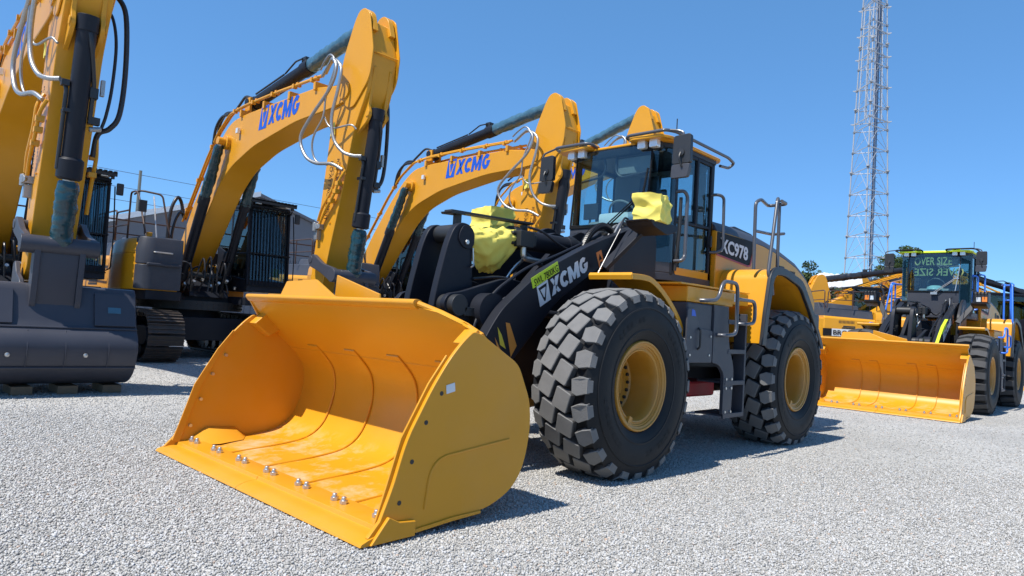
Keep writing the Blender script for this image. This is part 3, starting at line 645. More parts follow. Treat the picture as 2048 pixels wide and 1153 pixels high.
def cab(r, main, rail, roofm, dz, simple):
    """operator's cab: floor pan, frame, glass, roof, seat and fittings"""
    T = M.Translation((0,0,dz))
    c = empty('cab', r)
    x0, xf, xc, xb, yw, yf = -1.28, -1.36, -1.60, -2.50, .75, .55
    zb, zs, zt = 1.93, 2.58, 3.50
    # lower body, front panel under the windscreen
    b = MB(); b.prism([(x0+.02,-yf),(x0+.02,yf),(xc,yw),(xb,yw),(xb,-yw),(xc,-yw)], 'z', zb, 2.02); b.prism([(x0,-yf),(x0,yf),(x0-.06,yf),(x0-.06,-yf)], 'z', 2.0, zs)
    b.rings([[(x0,-yf,2.02),(xc,-yw,2.02),(xc-.04,-yw+.04,2.02),(x0-.05,-yf,2.02)],[(x0,-yf,2.30),(xc,-yw,2.30),(xc-.04,-yw+.04,2.30),(x0-.05,-yf,2.30)]])
    b.rings([[(x0,yf,2.02),(xc,yw,2.02),(xc-.04,yw-.04,2.02),(x0-.05,yf,2.02)],[(x0,yf,2.14),(xc,yw,2.14),(xc-.04,yw-.04,2.14),(x0-.05,yf,2.14)]])
    b.build('front_panel', GRY, c, .01, T=T)
    b = MB()
    for s in (1, -1): b.mm((xc-.05,s*(yw-.05),2.0),(xb,s*yw,2.10))
    b.mm((xb,-yw,2.0),(xb+.05,yw,2.75)); b.build('lower_body', YEL if main else GRY, c, .01, T=T)
    # pillars
    for s in (1, -1):
        for a, e, w in (((xc,s*(yw-.035),2.0),(xc,s*(yw-.035),zt),.075), ((xb+.04,s*(yw-.035),2.0),(xb+.04,s*(yw-.035),zt),.08), ((-2.08,s*(yw-.03),2.65),(-2.08,s*(yw-.03),zt),.05)):
            b = MB(); b.bar(a, e, .07, w, (1,0,0)); b.build('pillar', BLK, c, .012, T=T)
        b = MB(); b.bar((xc-.03,s*(yw-.03),2.63),(xb+.05,s*(yw-.03),2.66), .05, .035); b.bar((xc-.03,s*(yw-.03),zt-.03),(xb+.05,s*(yw-.03),zt-.03), .06, .08); b.build('side_rail', BLK, c, .006, T=T)
        b = MB(); b.bar((x0-.01,s*yf,zs+.01),(xf,s*yf,zt-.02), .016, .016, (0,1,0)); b.build('glass_seal', INK, c, T=T)
    b = MB(); b.mm((x0+.012,-yf,zs-.035),(x0-.03,yf,zs+.012)); b.build('cross_rail', INK, c, .005, T=T); b = MB(); b.mm((xf+.02,-yf,zt-.08),(xf-.06,yf,zt+.02)); b.build('cross_rail', INK, c, .005, T=T); b = MB(); b.mm((xb,-yw+.07,zt-.08),(xb+.06,yw-.07,zt+.02)); b.build('cross_rail', INK, c, .005, T=T); b = MB(); b.mm((xb,-yw+.07,2.72),(xb+.06,yw-.07,2.78)); b.build('cross_rail', INK, c, .005, T=T)
    # glazing: windscreen, corner panes down to the floor, side panes, rear pane
    b = MB(); n = 12; rg = []
    for k in range(n+1):
        y = -yf+2*yf*k/n; bow = .035*(1-(y/yf)**2)
        rg.append([(x0+bow,y,zs),(xf+bow,y,zt),(xf+bow-.006,y,zt),(x0+bow-.006,y,zs)])
    b.rings(rg); b.build('windscreen', GLS, c, T=T)
    for s in (1, -1):
        lo = 2.30 if s < 0 else 2.14
        b = MB(); b.rings([[(x0,s*yf,lo),(xc+.03,s*yw,lo),(xc+.03,s*yw,zt),(xf,s*yf,zt)],[(x0-.006,s*yf,lo),(xc+.024,s*(yw-.004),lo),(xc+.024,s*(yw-.004),zt),(xf-.006,s*yf,zt)]]); b.build('corner_pane', GLC if main else GLE, c, T=T)
        b = MB(); b.mm((xc-.04,s*(yw-.02),2.10),(xb+.08,s*(yw-.026),2.62)); b.mm((xc-.04,s*(yw-.02),2.68),(-2.06,s*(yw-.026),zt-.06)); b.mm((-2.10,s*(yw-.02),2.68),(xb+.08,s*(yw-.026),zt-.06)); b.build('side_pane', GLD if s > 0 else GLS, c, T=T)
    b = MB(); b.mm((xb+.02,-yw+.08,2.78),(xb+.026,yw-.08,zt-.08)); b.build('rear_pane', GLS, c, T=T)
    # roof with two front visors
    b = MB(); b.prism(rnd2([(-1.36,-.72),(-1.36,.72),(-1.46,.79),(-2.56,.79),(-2.66,.72),(-2.66,-.72),(-2.56,-.79),(-1.46,-.79)], .04, 3), 'z', zt+.02, zt+.062)
    b.prism(rnd2([(-1.50,-.66),(-1.50,.66),(-2.50,.70),(-2.50,-.70)], .08, 3), 'z', zt+.062, zt+.10)
    ro = b.build('roof', roofm, c, .02, T=T)
    b = MB(); b.prism(rnd2([(-1.40,-.66),(-1.40,.66),(-1.56,.76),(-2.52,.76),(-2.52,-.76),(-1.56,-.76)], .03, 2), 'z', zt-.03, zt+.018); b.build('roof_lining', PLA, c, T=T)
    for s in (1, -1):
        b = MB(); b.prism(rnd2([(-1.22,s*.30),(-1.20,s*.36),(-1.22,s*.74),(-1.36,s*.80),(-1.50,s*.80),(-1.50,s*.30)], .04, 3), 'z', zt+.03, zt+.065); b.build('visor', roofm, c, .012, T=T)
        for y in (.44, .60):
            b = MB(); b.prism(rnd2([(-.055,-.05),(.055,-.05),(.05,.045),(-.05,.045)], .015, 2), 'x', -1.28, -1.36, ) ; b.xf(M.Translation((0,s*y,zt-.005))); b.build('work_light', LMP, c, .006, T=T)
            b = MB(); b.mm((-1.37,s*y-.06,zt-.06),(-1.42,s*y+.06,zt+.05)); b.build('lamp_housing', PLA, c, .008, T=T)
        b = MB(); b.tube(fillet([(-1.36,s*.26,zt+.07),(-1.24,s*.26,zt+.085),(-1.20,s*.32,zt+.09),(-1.21,s*.80,zt+.095),(-1.34,s*.86,zt+.095),(-2.62,s*.86,zt+.075),(-2.86,s*.82,zt+.06),(-2.84,s*.76,zt+.0),(-2.60,s*.76,zt-.02)], .05), .019, 10); b.build('roof_rail', TUB if main else INK, c, T=T)
        # mirrors on bent arms
        mx, my, mz = -1.30, s*.985, 3.28
        b = MB(); b.tube(fillet([(-1.24,s*.80,zt+.10),(mx,s*.92,zt+.09),(mx,my,zt+.06),(mx+.02,my,mz+.05)] if s > 0 else [(-1.24,s*.80,zt+.10),(mx,s*1.0,zt+.09),(mx,s*1.08,zt+.07),(mx+.02,s*1.08,mz+.1)], .05), .013, 8); ma = b.build('mirror_arm', TUB, c, T=T)
        yy = my if s > 0 else s*.98
        b = MB(); b.rings([[V((mx+.045, yy+dx*1.0, mz+dzz)) for dx, dzz in rnd2([(-.115,-.08),(.115,-.08),(.11,.25),(-.10,.24)], .03, 3)], [V((mx-.02, yy+dx*.96, mz+dzz*.98)) for dx, dzz in rnd2([(-.115,-.08),(.115,-.08),(.11,.25),(-.10,.24)], .03, 3)]])
        b.build('mirror', PLA, c, .012, T=T)
        b = MB(); b.rings([[V((mx+.048+.03*(.0-dzz), yy+dx, mz+dzz)) for dx, dzz in rnd2([(-.118,-.24),(.09,-.24),(.118,-.085),(-.112,-.085)], .03, 3)], [V((mx-.01, yy+dx*.96, mz+dzz)) for dx, dzz in rnd2([(-.118,-.235),(.09,-.235),(.118,-.088),(-.112,-.088)], .03, 3)]])
        b.build('wide_mirror', GRY if s > 0 else PLA, c, .008, T=T)
        b = MB(); b.lathe([(.0,.0),(.03,.0),(.042,.008),(.042,.016),(0,.02)], (mx+.045, yy, mz+.04), 'x', 20, close=True); b.tube(fillet([(mx+.06,yy,mz+.04),(mx+.09,yy,mz-.02),(mx+.06,yy+.02,mz-.12)], .03), .012, 8); b.build('mirror_knuckle', PLA, c, T=T)
    for s in (.45,-.35):
        b = MB(); b.lathe([(.0,.03),(.07,.028),(.085,.012),(.09,0)], (-1.40,s,zt+.085), 'z', 20, close=True); b.build('beacon_base', roofm, c, T=T)
    b = MB(); b.tube([(-1.45,.80,zt+.12),(-1.45,.80,zt+.28)], .007, 6); b.build('aerial', DRK, c, T=T)
    # wiper with pantograph arms
    b = MB(); xx = x0+.055
    b.tube([(xx+.01,.06,2.53),(xx-.02,.52,2.90)], .009, 6); b.tube([(xx+.01,.01,2.53),(xx-.02,.48,2.90)], .008, 6); b.bar((xx-.005,.48,2.58),(xx-.045,.56,3.20), .018, .02, (1,0,0)); b.mm((xx-.04,.44,2.87),(xx,.55,2.90)); b.mm((xx-.03,-.03,2.49),(xx+.03,.11,2.55)); b.build('wiper', INK if main else STL, c, T=T)
    # inside
    b = MB(); b.prism(rnd2([(-2.05,2.42),(-1.62,2.40),(-1.58,2.46),(-1.62,2.55),(-2.02,2.55)], .04, 3), 'y', -.26, .26); b.mm((-1.75,-.16,2.02),(-2.05,.16,2.42)); b.prism(rnd2([(-2.0,2.50),(-2.10,2.50),(-2.24,3.10),(-2.22,3.16),(-2.12,3.14)], .03, 3), 'y', -.24, .24); b.prism(rnd2([(-2.15,3.12),(-2.23,3.12),(-2.25,3.34),(-2.18,3.34)], .03, 3), 'y', -.14, .14)
    b.mm((-1.65,.30,2.40),(-2.05,.40,2.68)); b.mm((-1.65,-.42,2.40),(-2.05,-.30,2.68)); b.build('seat', SEAT, c, .02, T=T)
    b = MB(); b.prism(rnd2([(-1.34,2.02),(-1.34,2.62),(-1.45,2.66),(-1.55,2.6),(-1.50,2.02)], .04, 3), 'y', -.32, .32); b.build('dashboard', INT, c, .01, T=T)
    b = MB(); b.tube([(-1.48,0,2.5),(-1.60,0,2.72)], .03, 12)
    ring = [V((-1.62,0,2.75))+V((.10*math.sin(a),0,.16*math.sin(a)))+V((0,.19*math.cos(a),0)) for a in [2*PI*k/32 for k in range(33)]]
    b.tube(ring, .014, 8, caps=False); b.bar((-1.62,-.18,2.75),(-1.62,.18,2.75), .02, .015); b.build('steering_wheel', INT, c, T=T)
    if main:
        b = MB(); cloth_box(b, (-1.44,.06,2.66), (.20,.44,.16), M.Rotation(R(8),3,'Y'), 3, .006, 8, .25); b.build('instrument_cover', PAP, c, T=T)
    else:
        b = MB(); b.lathe([(.0,.07),(.10,.06),(.17,.03),(.19,-.04),(.0,-.04)], (-1.44,.02,2.66), 'z', 24, close=True); b.build('instrument_cover', mat('pale_teal_cover', (.25,.42,.42), .6) if 'pale_teal_cover' not in MATS else MATS['pale_teal_cover'], c, T=T)
    # sun blind, headliner fittings and monitor
    b = MB(); b.mm((-1.42,.02,zt-.10),(-1.44,.50,zt-.30)); b.mm((-1.46,.08,zt-.10),(-1.52,.24,zt-.24)); b.build('sun_visor', INT, c, .01, T=T)
    b = MB(); b.tube(fillet([(-1.41,.02,zt-.08),(-1.40,.02,zt-.26),(-1.40,.10,zt-.34),(-1.40,.54,zt-.30)], .06), .016, 8); b.tube(fillet([(-1.41,-.50,zt-.34),(-1.40,-.18,zt-.30),(-1.40,-.12,zt-.2),(-1.40,-.16,zt-.08)], .06), .014, 8); b.build('visor_frame', PLA, c, T=T)
    b = MB(); b.mm((-1.50,-.52,2.70),(-1.54,-.30,2.90)); b.tube([(-1.52,-.45,2.4),(-1.52,-.42,2.75)], .015, 8); b.build('monitor', PLA, c, .008, T=T)
    b = MB(); b.mm((xb+.06,-.70,2.02),(-1.62,.70,2.05)); b.mm((xb+.06,-.6,2.05),(xb+.2,.6,2.62)); b.build('cab_floor', INT, c, T=T)
    b = MB(); b.mm((xb+.07,-.70,2.62),(xb+.10,-.02,zt-.05)); b.mm((xb+.07,-.02,2.62),(xb+.10,.68,2.84)); b.mm((xb+.07,-.02,3.36),(xb+.10,.68,zt-.05)); b.mm((xb+.07,.56,2.84),(xb+.10,.68,3.36)); b.build('rear_trim', INT, c, .02, T=T)
    # door handle, cab grab rails
    b = MB(); b.mm((-2.42,.752,2.42),(-2.45,.78,2.56)); b.build('handle', PLA, c, .006, T=T)
    b = MB(); b.tube(fillet([(-1.60,.75,2.97),(-1.60,.85,2.97),(-1.66,.86,2.92),(-1.66,.86,2.22),(-1.60,.86,2.16),(-1.60,.76,2.16)], .05), .021, 10); b.build('grab_rail', rail, c, T=T)
    b = MB(); b.tube(fillet([(-2.44,.75,3.08),(-2.46,.84,3.08),(-2.55,.86,3.06),(-2.58,.86,2.42),(-2.48,.84,2.36),(-2.44,.75,2.36)], .05), .019, 10); b.build('grab_rail', rail, c, T=T)
    b = MB(); b.tube(fillet([(-1.62,.76,2.05),(-1.62,.80,2.5),(-1.62,.80,2.9)], .03), .02, 8); b.build('door_strut', DRK, c, T=T)
    # headlight arms: a channel rising from the frame on each side with a lamp shelf
    for s in (1, -1):
        yy = 1.00*s
        b = MB(); b.bar((-.30,s*.72,1.95),(-.62,yy,2.42), .05, .11, (0,1,0)); b.prism(rnd2([(-.28,2.42),(-.34,2.36),(-.60,2.30),(-.80,2.36),(-.80,2.42)], .03, 2), 'y', s*.96, s*1.26); b.mm((-.80,s*.98,2.405),(-.25,s*1.24,2.42)); ha = b.build('headlight_arm', BLK, r, .008)
        hm = (0,0,0) if not main else (.07,.05,.07); b = MB(); b.mm((-.36-hm[0],s*(1.0+hm[1]),2.423),(-.66+hm[0],s*(1.28-hm[1]),2.66-hm[2])); b.build('headlight', PLA, ha, .02)
        b = MB(); b.mm((-.352-hm[0],s*1.06,2.45),(-.36-hm[0],s*1.14,2.55)); b.build('lamp_lens', LMP, ha)
        b = MB(); b.mm((-.352-hm[0],s*1.165,2.45),(-.36-hm[0],s*(1.26-hm[1]),2.56)); b.build('indicator_lens', ORG, ha)
        if not main:
            b = MB()
            for k in range(5): b.tube(fillet([(-.55,s*(1.01+.065*k),2.67),(-.30,s*(1.01+.065*k),2.67),(-.30,s*(1.01+.065*k),2.60)], .03), .008, 6)
            b.build('lamp_guard', INK, ha)
        b = MB(); b.tube([(-.10,s*.80,1.87),(-.42,s*.82,2.36)], .006, 8); b.build('stay_rod', TUB, ha)
    return c
# ------------------------------------------------------------------ excavator (forward +x, its right side -y)
EX = {}
FOOT = (.05, 2.25)
SPIN = (7.22, 5.38)
def track_mesh():
    if 'track' in EX: return EX['track']
    # one endless chain of ribbed shoes round an oval
    r_, xa, xb_, n = .50, 2.20, -2.20, 50
    zc = .07+r_
    per = 2*(xa-xb_)+2*PI*r_; sh = per/n
    def at(s):
        s %= per; L_ = xa-xb_
        if s < L_: return V((xb_+s, 0, zc+r_)), V((1,0,0))
        s -= L_
        if s < PI*r_:
            a = PI/2-s/r_; return V((xa+r_*math.cos(a), 0, zc+r_*math.sin(a))), V((math.sin(a),0,-math.cos(a)))
        s -= PI*r_
        if s < L_: return V((xa-s, 0, zc-r_)), V((-1,0,0))
        s -= L_; a = -PI/2-s/r_; return V((xb_+r_*math.cos(a), 0, zc+r_*math.sin(a))), V((math.sin(a),0,-math.cos(a)))
    b = MB()
    for k in range(n):
        p, t = at(k*sh); n_ = V((-t.z,0,t.x)); 
        if n_.dot(p-V((max(xb_, min(xa, p.x)),0,zc))) < 0: n_ = -n_
        q = p+n_*.02
        rot = M((t, V((0,1,0)), n_)).transposed()
        b.box(q, (sh*.93, .74, .026), rot)
        for dx, hh in ((-sh*.40,.035),(0,.028),(sh*.40,.035)): b.box(q+t*dx+n_*(.012+hh/2), (.022,.74,hh), rot)
        b.box(p-n_*.05, (sh*.75,.20,.09), rot)
    o = b.build('track_chain', RUST, None); me = o.data; bpy.data.objects.remove(o)
    EX['track'] = me; return me

def excavator(root, boom_up=0., stick_in=0., detail=2, wrap=TEAL, mirror_txt=True):
    r = root
    Tb = rotY(FOOT, R(boom_up)); Ts = Tb @ rotY(SPIN, R(stick_in))
    P2 = lambda T, x, y, z: tuple(T @ V((x, y, z)))
    # ---- undercarriage
    for s in (1, -1):
        o = bpy.data.objects.new('track', track_mesh()); col.objects.link(o); o.parent = r; o.location = (0, s*1.42, 0)
        b = MB(); b.prism(rnd2([(-2.1,.36),(2.0,.36),(2.15,.57),(2.0,.78),(-2.1,.78)], .08, 3), 'y', -.20, .20)
        b.prism([(1.0,.78),(1.2,.95),(-1.2,.95),(-1.0,.78)], 'y', -.12, .12); b.build('track_frame', BLK, o, .01)
        b = MB(); b.cyl((2.20,-.13,.57),(2.20,.13,.57), .42, 28); b.cyl((2.20,-.19,.57),(2.20,.19,.57), .16, 16); b.build('idler_wheel', DRK, o, .01)
        b = MB(); b.cyl((-2.20,-.10,.57),(-2.20,.10,.57), .43, 28); b.cyl((-2.20,-.20,.57),(-2.20,.20,.57), .30, 24); b.build('drive_sprocket', DRK, o, .01)
        for k in range(8):
            b = MB(); b.cyl((-1.65+.47*k,-.17,.24),(-1.65+.47*k,.17,.24), .12, 14); b.build('roller', DRK, o, .006)
    b = MB(); b.prism(rnd2([(-1.1,-1.25),(-.7,-.8),(.7,-.8),(1.1,-1.25),(1.3,-1.25),(1.3,1.25),(1.1,1.25),(.7,.8),(-.7,.8),(-1.1,1.25),(-1.3,1.25),(-1.3,-1.25)], .05, 2), 'z', .45, 1.0); b.cyl((0,0,.95),(0,0,1.32), .80, 40); uc = b.build('undercarriage', BLK, r, .01)
    b = MB()
    for k in range(36):
        a = 2*PI*k/36
        for z in (1.22,1.30): b.bolt((.80*math.cos(a),.80*math.sin(a),z), (math.cos(a),math.sin(a),0), .016, .02)
    b.cyl((0,0,1.18),(0,0,1.40), 1.30, 48)
    for k in range(60):
        a = 2*PI*k/60
        for z in (1.24,1.33): b.bolt((1.30*math.cos(a),1.30*math.sin(a),z), (math.cos(a),math.sin(a),0), .018, .015)
    b.build('turntable', DRK, uc)
    # ---- upper body
    b = MB(); b.prism(rnd2([(2.1,-1.72),(2.1,-.95),(.95,-.62),(.95,.62),(1.6,.75),(1.6,1.85),(-2.6,1.72),(-2.6,-1.72)], .06, 2), 'z', 1.36, 1.56)
    # boom foot brackets in the middle
    for s in (.42,-.42): b.prism(rnd2([(-.5,1.5),(-.22,2.45),(.12,2.48),(.42,2.05),(1.25,1.62),(1.3,1.5)], .08, 3), 'y', s-.05, s+.05)
    b.prism([(-.6,1.5),(-.6,2.1),(.35,2.0),(.95,1.7),(1.1,1.5)], 'y', -.36, .36)
    deck = b.build('upper_frame', BLK, r, .012)
    b = MB(); b.rings([[(x,-1.72,z0) for x, z0 in ()] or [(-.55,-1.72,1.56),(-.55,-1.72,2.30),(-.55,-1.66,2.38),(-.55,1.66,2.38),(-.55,1.72,2.30),(-.55,1.72,1.56)],[(-2.7,-1.72,1.56),(-2.7,-1.72,2.36),(-2.7,-1.66,2.44),(-2.7,1.66,2.44),(-2.7,1.72,2.36),(-2.7,1.72,1.56)]]); eh = b.build('engine_house', YEL, r, .03)
    b = MB(); b.rings([[(-.60,-1.62,2.36),(-.60,1.62,2.36),(-.60,1.5,2.74),(-.60,-1.5,2.74)],[(-2.65,-1.62,2.42),(-2.65,1.62,2.42),(-2.65,1.5,2.78),(-2.65,-1.5,2.78)]]); b.rings([[(-.9,-1.0,2.74),(-.9,1.0,2.74),(-.9,.9,2.95),(-.9,-.9,2.95)],[(-2.6,-1.0,2.76),(-2.6,1.0,2.76),(-2.6,.9,3.02),(-2.6,-.9,3.02)]]); b.build('engine_cover', GRY, eh, .03)
    b = MB(); 
    for s in (1, -1):
        for k in range(12): b.mm((-1.45-.055*k,s*1.722,2.16),(-1.475-.055*k,s*1.728,2.27))
        for k in range(5): b.mm((-.85-.055*k,s*1.722,2.16),(-.875-.055*k,s*1.728,2.27))
        for k in range(6): b.mm((-1.4-.0*k,s*1.722,1.66+.07*k),(-2.15+.05*k,s*1.728,1.71+.07*k))
    b.build('vent', DRK, eh)
    b = MB(); b.prism(rnd2([(-2.6,-1.74),(-2.6,1.74),(-3.2,1.62),(-3.55,1.1),(-3.62,0),(-3.55,-1.1),(-3.2,-1.62)], .12, 4), 'z', 1.30, 2.34); b.build('counterweight', YEL, r, .06)
    # right front step box: yellow rounded flank, charcoal front with a handle recess
    b = MB(); fl = rnd2([(1.50,-2.02),(1.95,-1.90),(2.08,-1.70),(2.08,-1.05),(1.2,-1.0),(-.55,-1.0),(-.55,-1.74),(.6,-1.98)], [.2,.12,.1,.02,.02,.02,.02,.2], 5)
    b.prism(fl, 'z', 1.56, 2.36); b.rings([[(p[0], p[1], 2.36) for p in fl], [(p[0]*.985-.01, p[1]*.985, 2.58) for p in fl], [(p[0]*.93-.03, p[1]*.96+.01, 2.70) for p in fl]]); sb = b.build('step_box', YEL, r, .015)
    b = MB(); fr = rnd2([(1.82,-1.93),(2.02,-1.88),(2.13,-1.70),(2.13,-1.0),(1.6,-1.0),(1.6,-1.8)], [.1,.1,.1,.03,.03,.03], 4); b.prism(fr, 'z', 1.58, 2.12); b.rings([[(p[0],p[1],2.13) for p in fr],[(p[0],p[1],2.42) for p in fr],[(p[0]-.10,p[1]*.97,2.735) for p in fr]]); b.mm((2.1,-1.75,2.10),(2.20,-1.04,2.16)); b.build('step_box_front', GRY, sb, .02)
    b = MB(); b.tube(fillet([(2.11,-1.62,2.40),(2.17,-1.62,2.40),(2.17,-1.24,2.40),(2.11,-1.24,2.40)], .03), .018, 8); b.build('handle', STL, sb)
    b = MB(); b.prism(rnd2([(1.55,2.70),(2.0,2.70),(1.7,2.78),(.2,2.80),(.2,2.70)], .02, 2), 'y', -1.58, -1.02); b.build('tread_plate', DRK, sb, .006)
    b = MB(); b.mm((1.55,-1.66,2.74),(1.70,-1.54,2.86)); b.build('work_light', YEL, sb, .01)
    # ---- guard rails along the right side and over the engine
    b = MB(); q = .022
    b.tube(fillet([(1.9,-1.70,1.75),(1.95,-1.72,2.6),(1.15,-1.72,3.72),(.95,-1.72,3.84),(.6,-1.72,3.84),(.6,-1.72,2.72)], .1), q, 8)
    b.tube(fillet([(1.55,-1.10,2.72),(1.25,-1.25,3.80),(1.0,-1.65,3.86),(.65,-1.66,3.80)], .1), q, 8)
    b.tube(fillet([(.60,-1.72,3.42),(-.3,-1.72,3.42),(-.35,-1.72,2.75)], .1), q, 8); b.tube([(.6,-1.72,3.08),(-.35,-1.72,3.08)], q*.8, 8)
    b.tube(fillet([(-.5,-1.66,2.75),(-.52,-1.66,3.50),(-2.5,-1.62,3.50),(-2.55,-1.62,2.75)], .12), q, 8); b.tube([(-.5,-1.66,3.12),(-2.53,-1.62,3.12)], q*.8, 8)
    b.tube([(-1.5,-1.65,2.75),(-1.5,-1.65,3.50)], q*.8, 8)
    b.tube(fillet([(-2.6,-1.5,2.75),(-2.6,-1.5,3.5),(-2.6,1.5,3.5),(-2.6,1.5,2.75)], .12), q, 8); b.tube([(-2.6,-1.5,3.12),(-2.6,1.5,3.12)], q*.8, 8)
    b.tube(fillet([(-.5,1.66,2.75),(-.52,1.66,3.50),(-2.5,1.62,3.50),(-2.55,1.62,2.75)], .12), q, 8); b.tube([(-.5,1.66,3.12),(-2.53,1.62,3.12)], q*.8, 8)
    b.build('guard_rail', BRN, r)
    b = MB(); b.tube([(1.95,-1.55,1.75),(2.0,-1.55,2.7),(1.30,-1.45,3.72)], .018, 8); b.build('step_rail', STL, r)
    b = MB(); b.box((1.72,-1.80,3.42), (.06,.16,.26)); b.tube([(1.72,-1.72,2.8),(1.72,-1.75,3.45)], .012, 6); b.build('mirror', PLA, r, .02)
    # ---- cab with its bar guard
    c = empty('cab', r); y0, y1, zb, zt, xf, xr = .76, 1.88, 1.72, 3.86, 1.62, -.25
    b = MB(); b.prism([(xr,zb),(xf,zb),(xf-.02,zb+.28),(xr,zb+.5)], 'y', y0, y1); b.mm((xr,y0,zb),(xr+.06,y1,zt)); b.prism(rnd2([(xr,zb+.3),(.45,zb+.3),(.45,zb+.95),(xr,zb+1.2)], .04, 2), 'y', y0, y0+.03); b.prism(rnd2([(xr,zb+.3),(.45,zb+.3),(.45,zb+.95),(xr,zb+1.2)], .04, 2), 'y', y1-.03, y1); b.build('cab_shell', BLK, c, .015)
    for y in (y0+.03, y1-.03):
        b = MB(); b.bar((xf-.06,y,zb+.2),(xf-.22,y,zt), .06, .09, (1,0,0)); b.bar((.52,y,zb+.2),(.50,y,zt), .05, .08, (1,0,0)); b.bar((xf-.22,y,zt-.02),(xr,y,zt-.02), .06, .07); b.bar((xf-.05,y,zb+.95),(xr,y,zb+1.0), .04, .04); b.build('pillar', BLK, c, .01)
    b = MB(); b.prism(rnd2([(xf-.18,y0-.02),(xf-.18,y1+.02),(xr-.04,y1+.02),(xr-.04,y0-.02)], .08, 3), 'z', zt, zt+.08); b.build('roof', BLK, c, .02)
    b = MB(); b.rings([[(xf-.09,y0+.07,zb+.28),(xf-.09,y1-.07,zb+.28),(xf-.245,y1-.07,zt-.05),(xf-.245,y0+.07,zt-.05)],[(xf-.098,y0+.07,zb+.28),(xf-.098,y1-.07,zb+.28),(xf-.253,y1-.07,zt-.05),(xf-.253,y0+.07,zt-.05)]]); b.build('front_pane', GLX, c)
    b = MB()
    for y in (y0+.02, y1-.02): b.mm((xf-.2,y-.003,zb+.55),(.55,y+.003,zt-.06)); b.mm((.47,y-.003,zb+.95),(xr+.06,y+.003,zt-.06))
    b.mm((xr+.02,y0+.1,zb+1.1),(xr+.026,y1-.1,zt-.1)); b.build('side_pane', GLX, c)
    b = MB(); b.prism(rnd2([(.15,zb+.3),(.75,zb+.3),(.72,zb+.85),(.30,zb+.88),(.20,zb+1.7),(.08,zb+1.7)], .05, 3), 'y', 1.05, 1.55); b.mm((1.15,.95,zb+.3),(1.35,1.15,zb+.9)); b.build('seat', SEAT, c, .03)
    if detail > 1:
        b = MB()
        for k in range(13): 
            y = y0+.05+(y1-y0-.1)*k/12; b.bar((xf+.03,y,zb+.15),(xf-.13,y,zt-.05), .016, .016, (0,1,0))
        for t in (.0,.42,1.0): b.bar((xf+.03-.16*t,y0,zb+.15+(zt-.2-zb)*t),(xf+.03-.16*t,y1,zb+.15+(zt-.2-zb)*t), .03, .03)
        for k in range(9): b.bar((xf+.0,y0+.05+(y1-y0-.1)*k/8,zt+.02),(xf-.14,y0+.05+(y1-y0-.1)*k/8,zt-.12), .018, .018)
        b.build('bar_guard', INK, c)
        b = MB(); b.mm((xf+.02,y0-.06,zt+.16),(xr-.1,y1+.06,zt+.185)); b.mm((xf+.02,y0-.06,zt+.10),(xf-.02,y1+.06,zt+.185))
        for k in range(13): b.mm((xf+.05,y0-.02+(y1-y0+.04)*k/12-.03,zt+.185),(xr-.1,y0-.02+(y1-y0+.04)*k/12+.03,zt+.205))
        for y in (y0, y1):
            for x in (xf-.1, xr+.05): b.mm((x-.03,y-.03,zt+.05),(x+.03,y+.03,zt+.17))
        b.build('roof_guard', DRK, c)
        b = MB(); b.tube(fillet([(xf-.02,y1+.0,zb+.2),(xf+.06,y1+.07,zb+.25),(xf+.0,y1+.09,zb+1.0),(xf-.15,y1+.07,zt-.1)], .06), .014, 8); b.tube(fillet([(.45,y1,zb+.3),(.45,y1+.09,zb+.3),(.45,y1+.09,zb+1.4),(.45,y1,zb+1.4)], .06), .016, 8); b.build('grab_rail', INK, c)
        b = MB(); b.box((xf-.1,y1+.16,zt-.15), (.06,.14,.26)); b.build('mirror', PLA, c, .02)
        b = MB(); b.mm((xf-.1,y0+.1,zt+.08),(xf-.02,y0+.24,zt+.16)); b.mm((xf-.1,y1-.24,zt+.08),(xf-.02,y1-.1,zt+.16)); b.build('work_light', LMP, c, .01)
        b = MB(); b.polyuv([(0,0),(.22,0),(.22,.22),(0,.22)], (xf-.115,1.45,zb+.40), (0,1,0), (-.08,0,1), .003); b.build('yellow_notice', CLO, c)
    # ---- boom
    bp = [(-.20,2.20),(-.05,2.08),(.18,2.08),(.62,2.48),(1.5,3.50),(2.05,4.12),(2.60,4.50),(3.66,4.84),(5.45,5.10),(6.85,5.14),(7.30,5.20),(7.38,5.40),(7.22,5.55),(6.85,5.56),(6.2,5.66),(4.5,5.66),(3.1,5.64),(2.45,5.58),(1.95,5.24),(1.35,4.62),(.60,3.72),(-.16,2.62),(-.24,2.38)]
    bpr = rnd2(bp, [.1,.08,.1,.2,.3,.3,.3,.3,.3,.2,.12,.1,.12,.1,.1,.3,.3,.3,.3,.3,.3,.1,.1], 4)
    b = MB(); b.prism(bpr, 'y', -.31, .31); bm_ = b.build('boom', YEL, r, .022, T=Tb)
    b = MB()
    for s in (1, -1):
        b = MB(); b.cyl((2.38,s*.30,5.10),(2.38,s*.40,5.10), .17, 24); b.cyl((2.38,s*.40,5.10),(2.38,s*.56,5.10), .09, 20); b.build('cylinder_boss', YEL, bm_, .008, T=Tb)
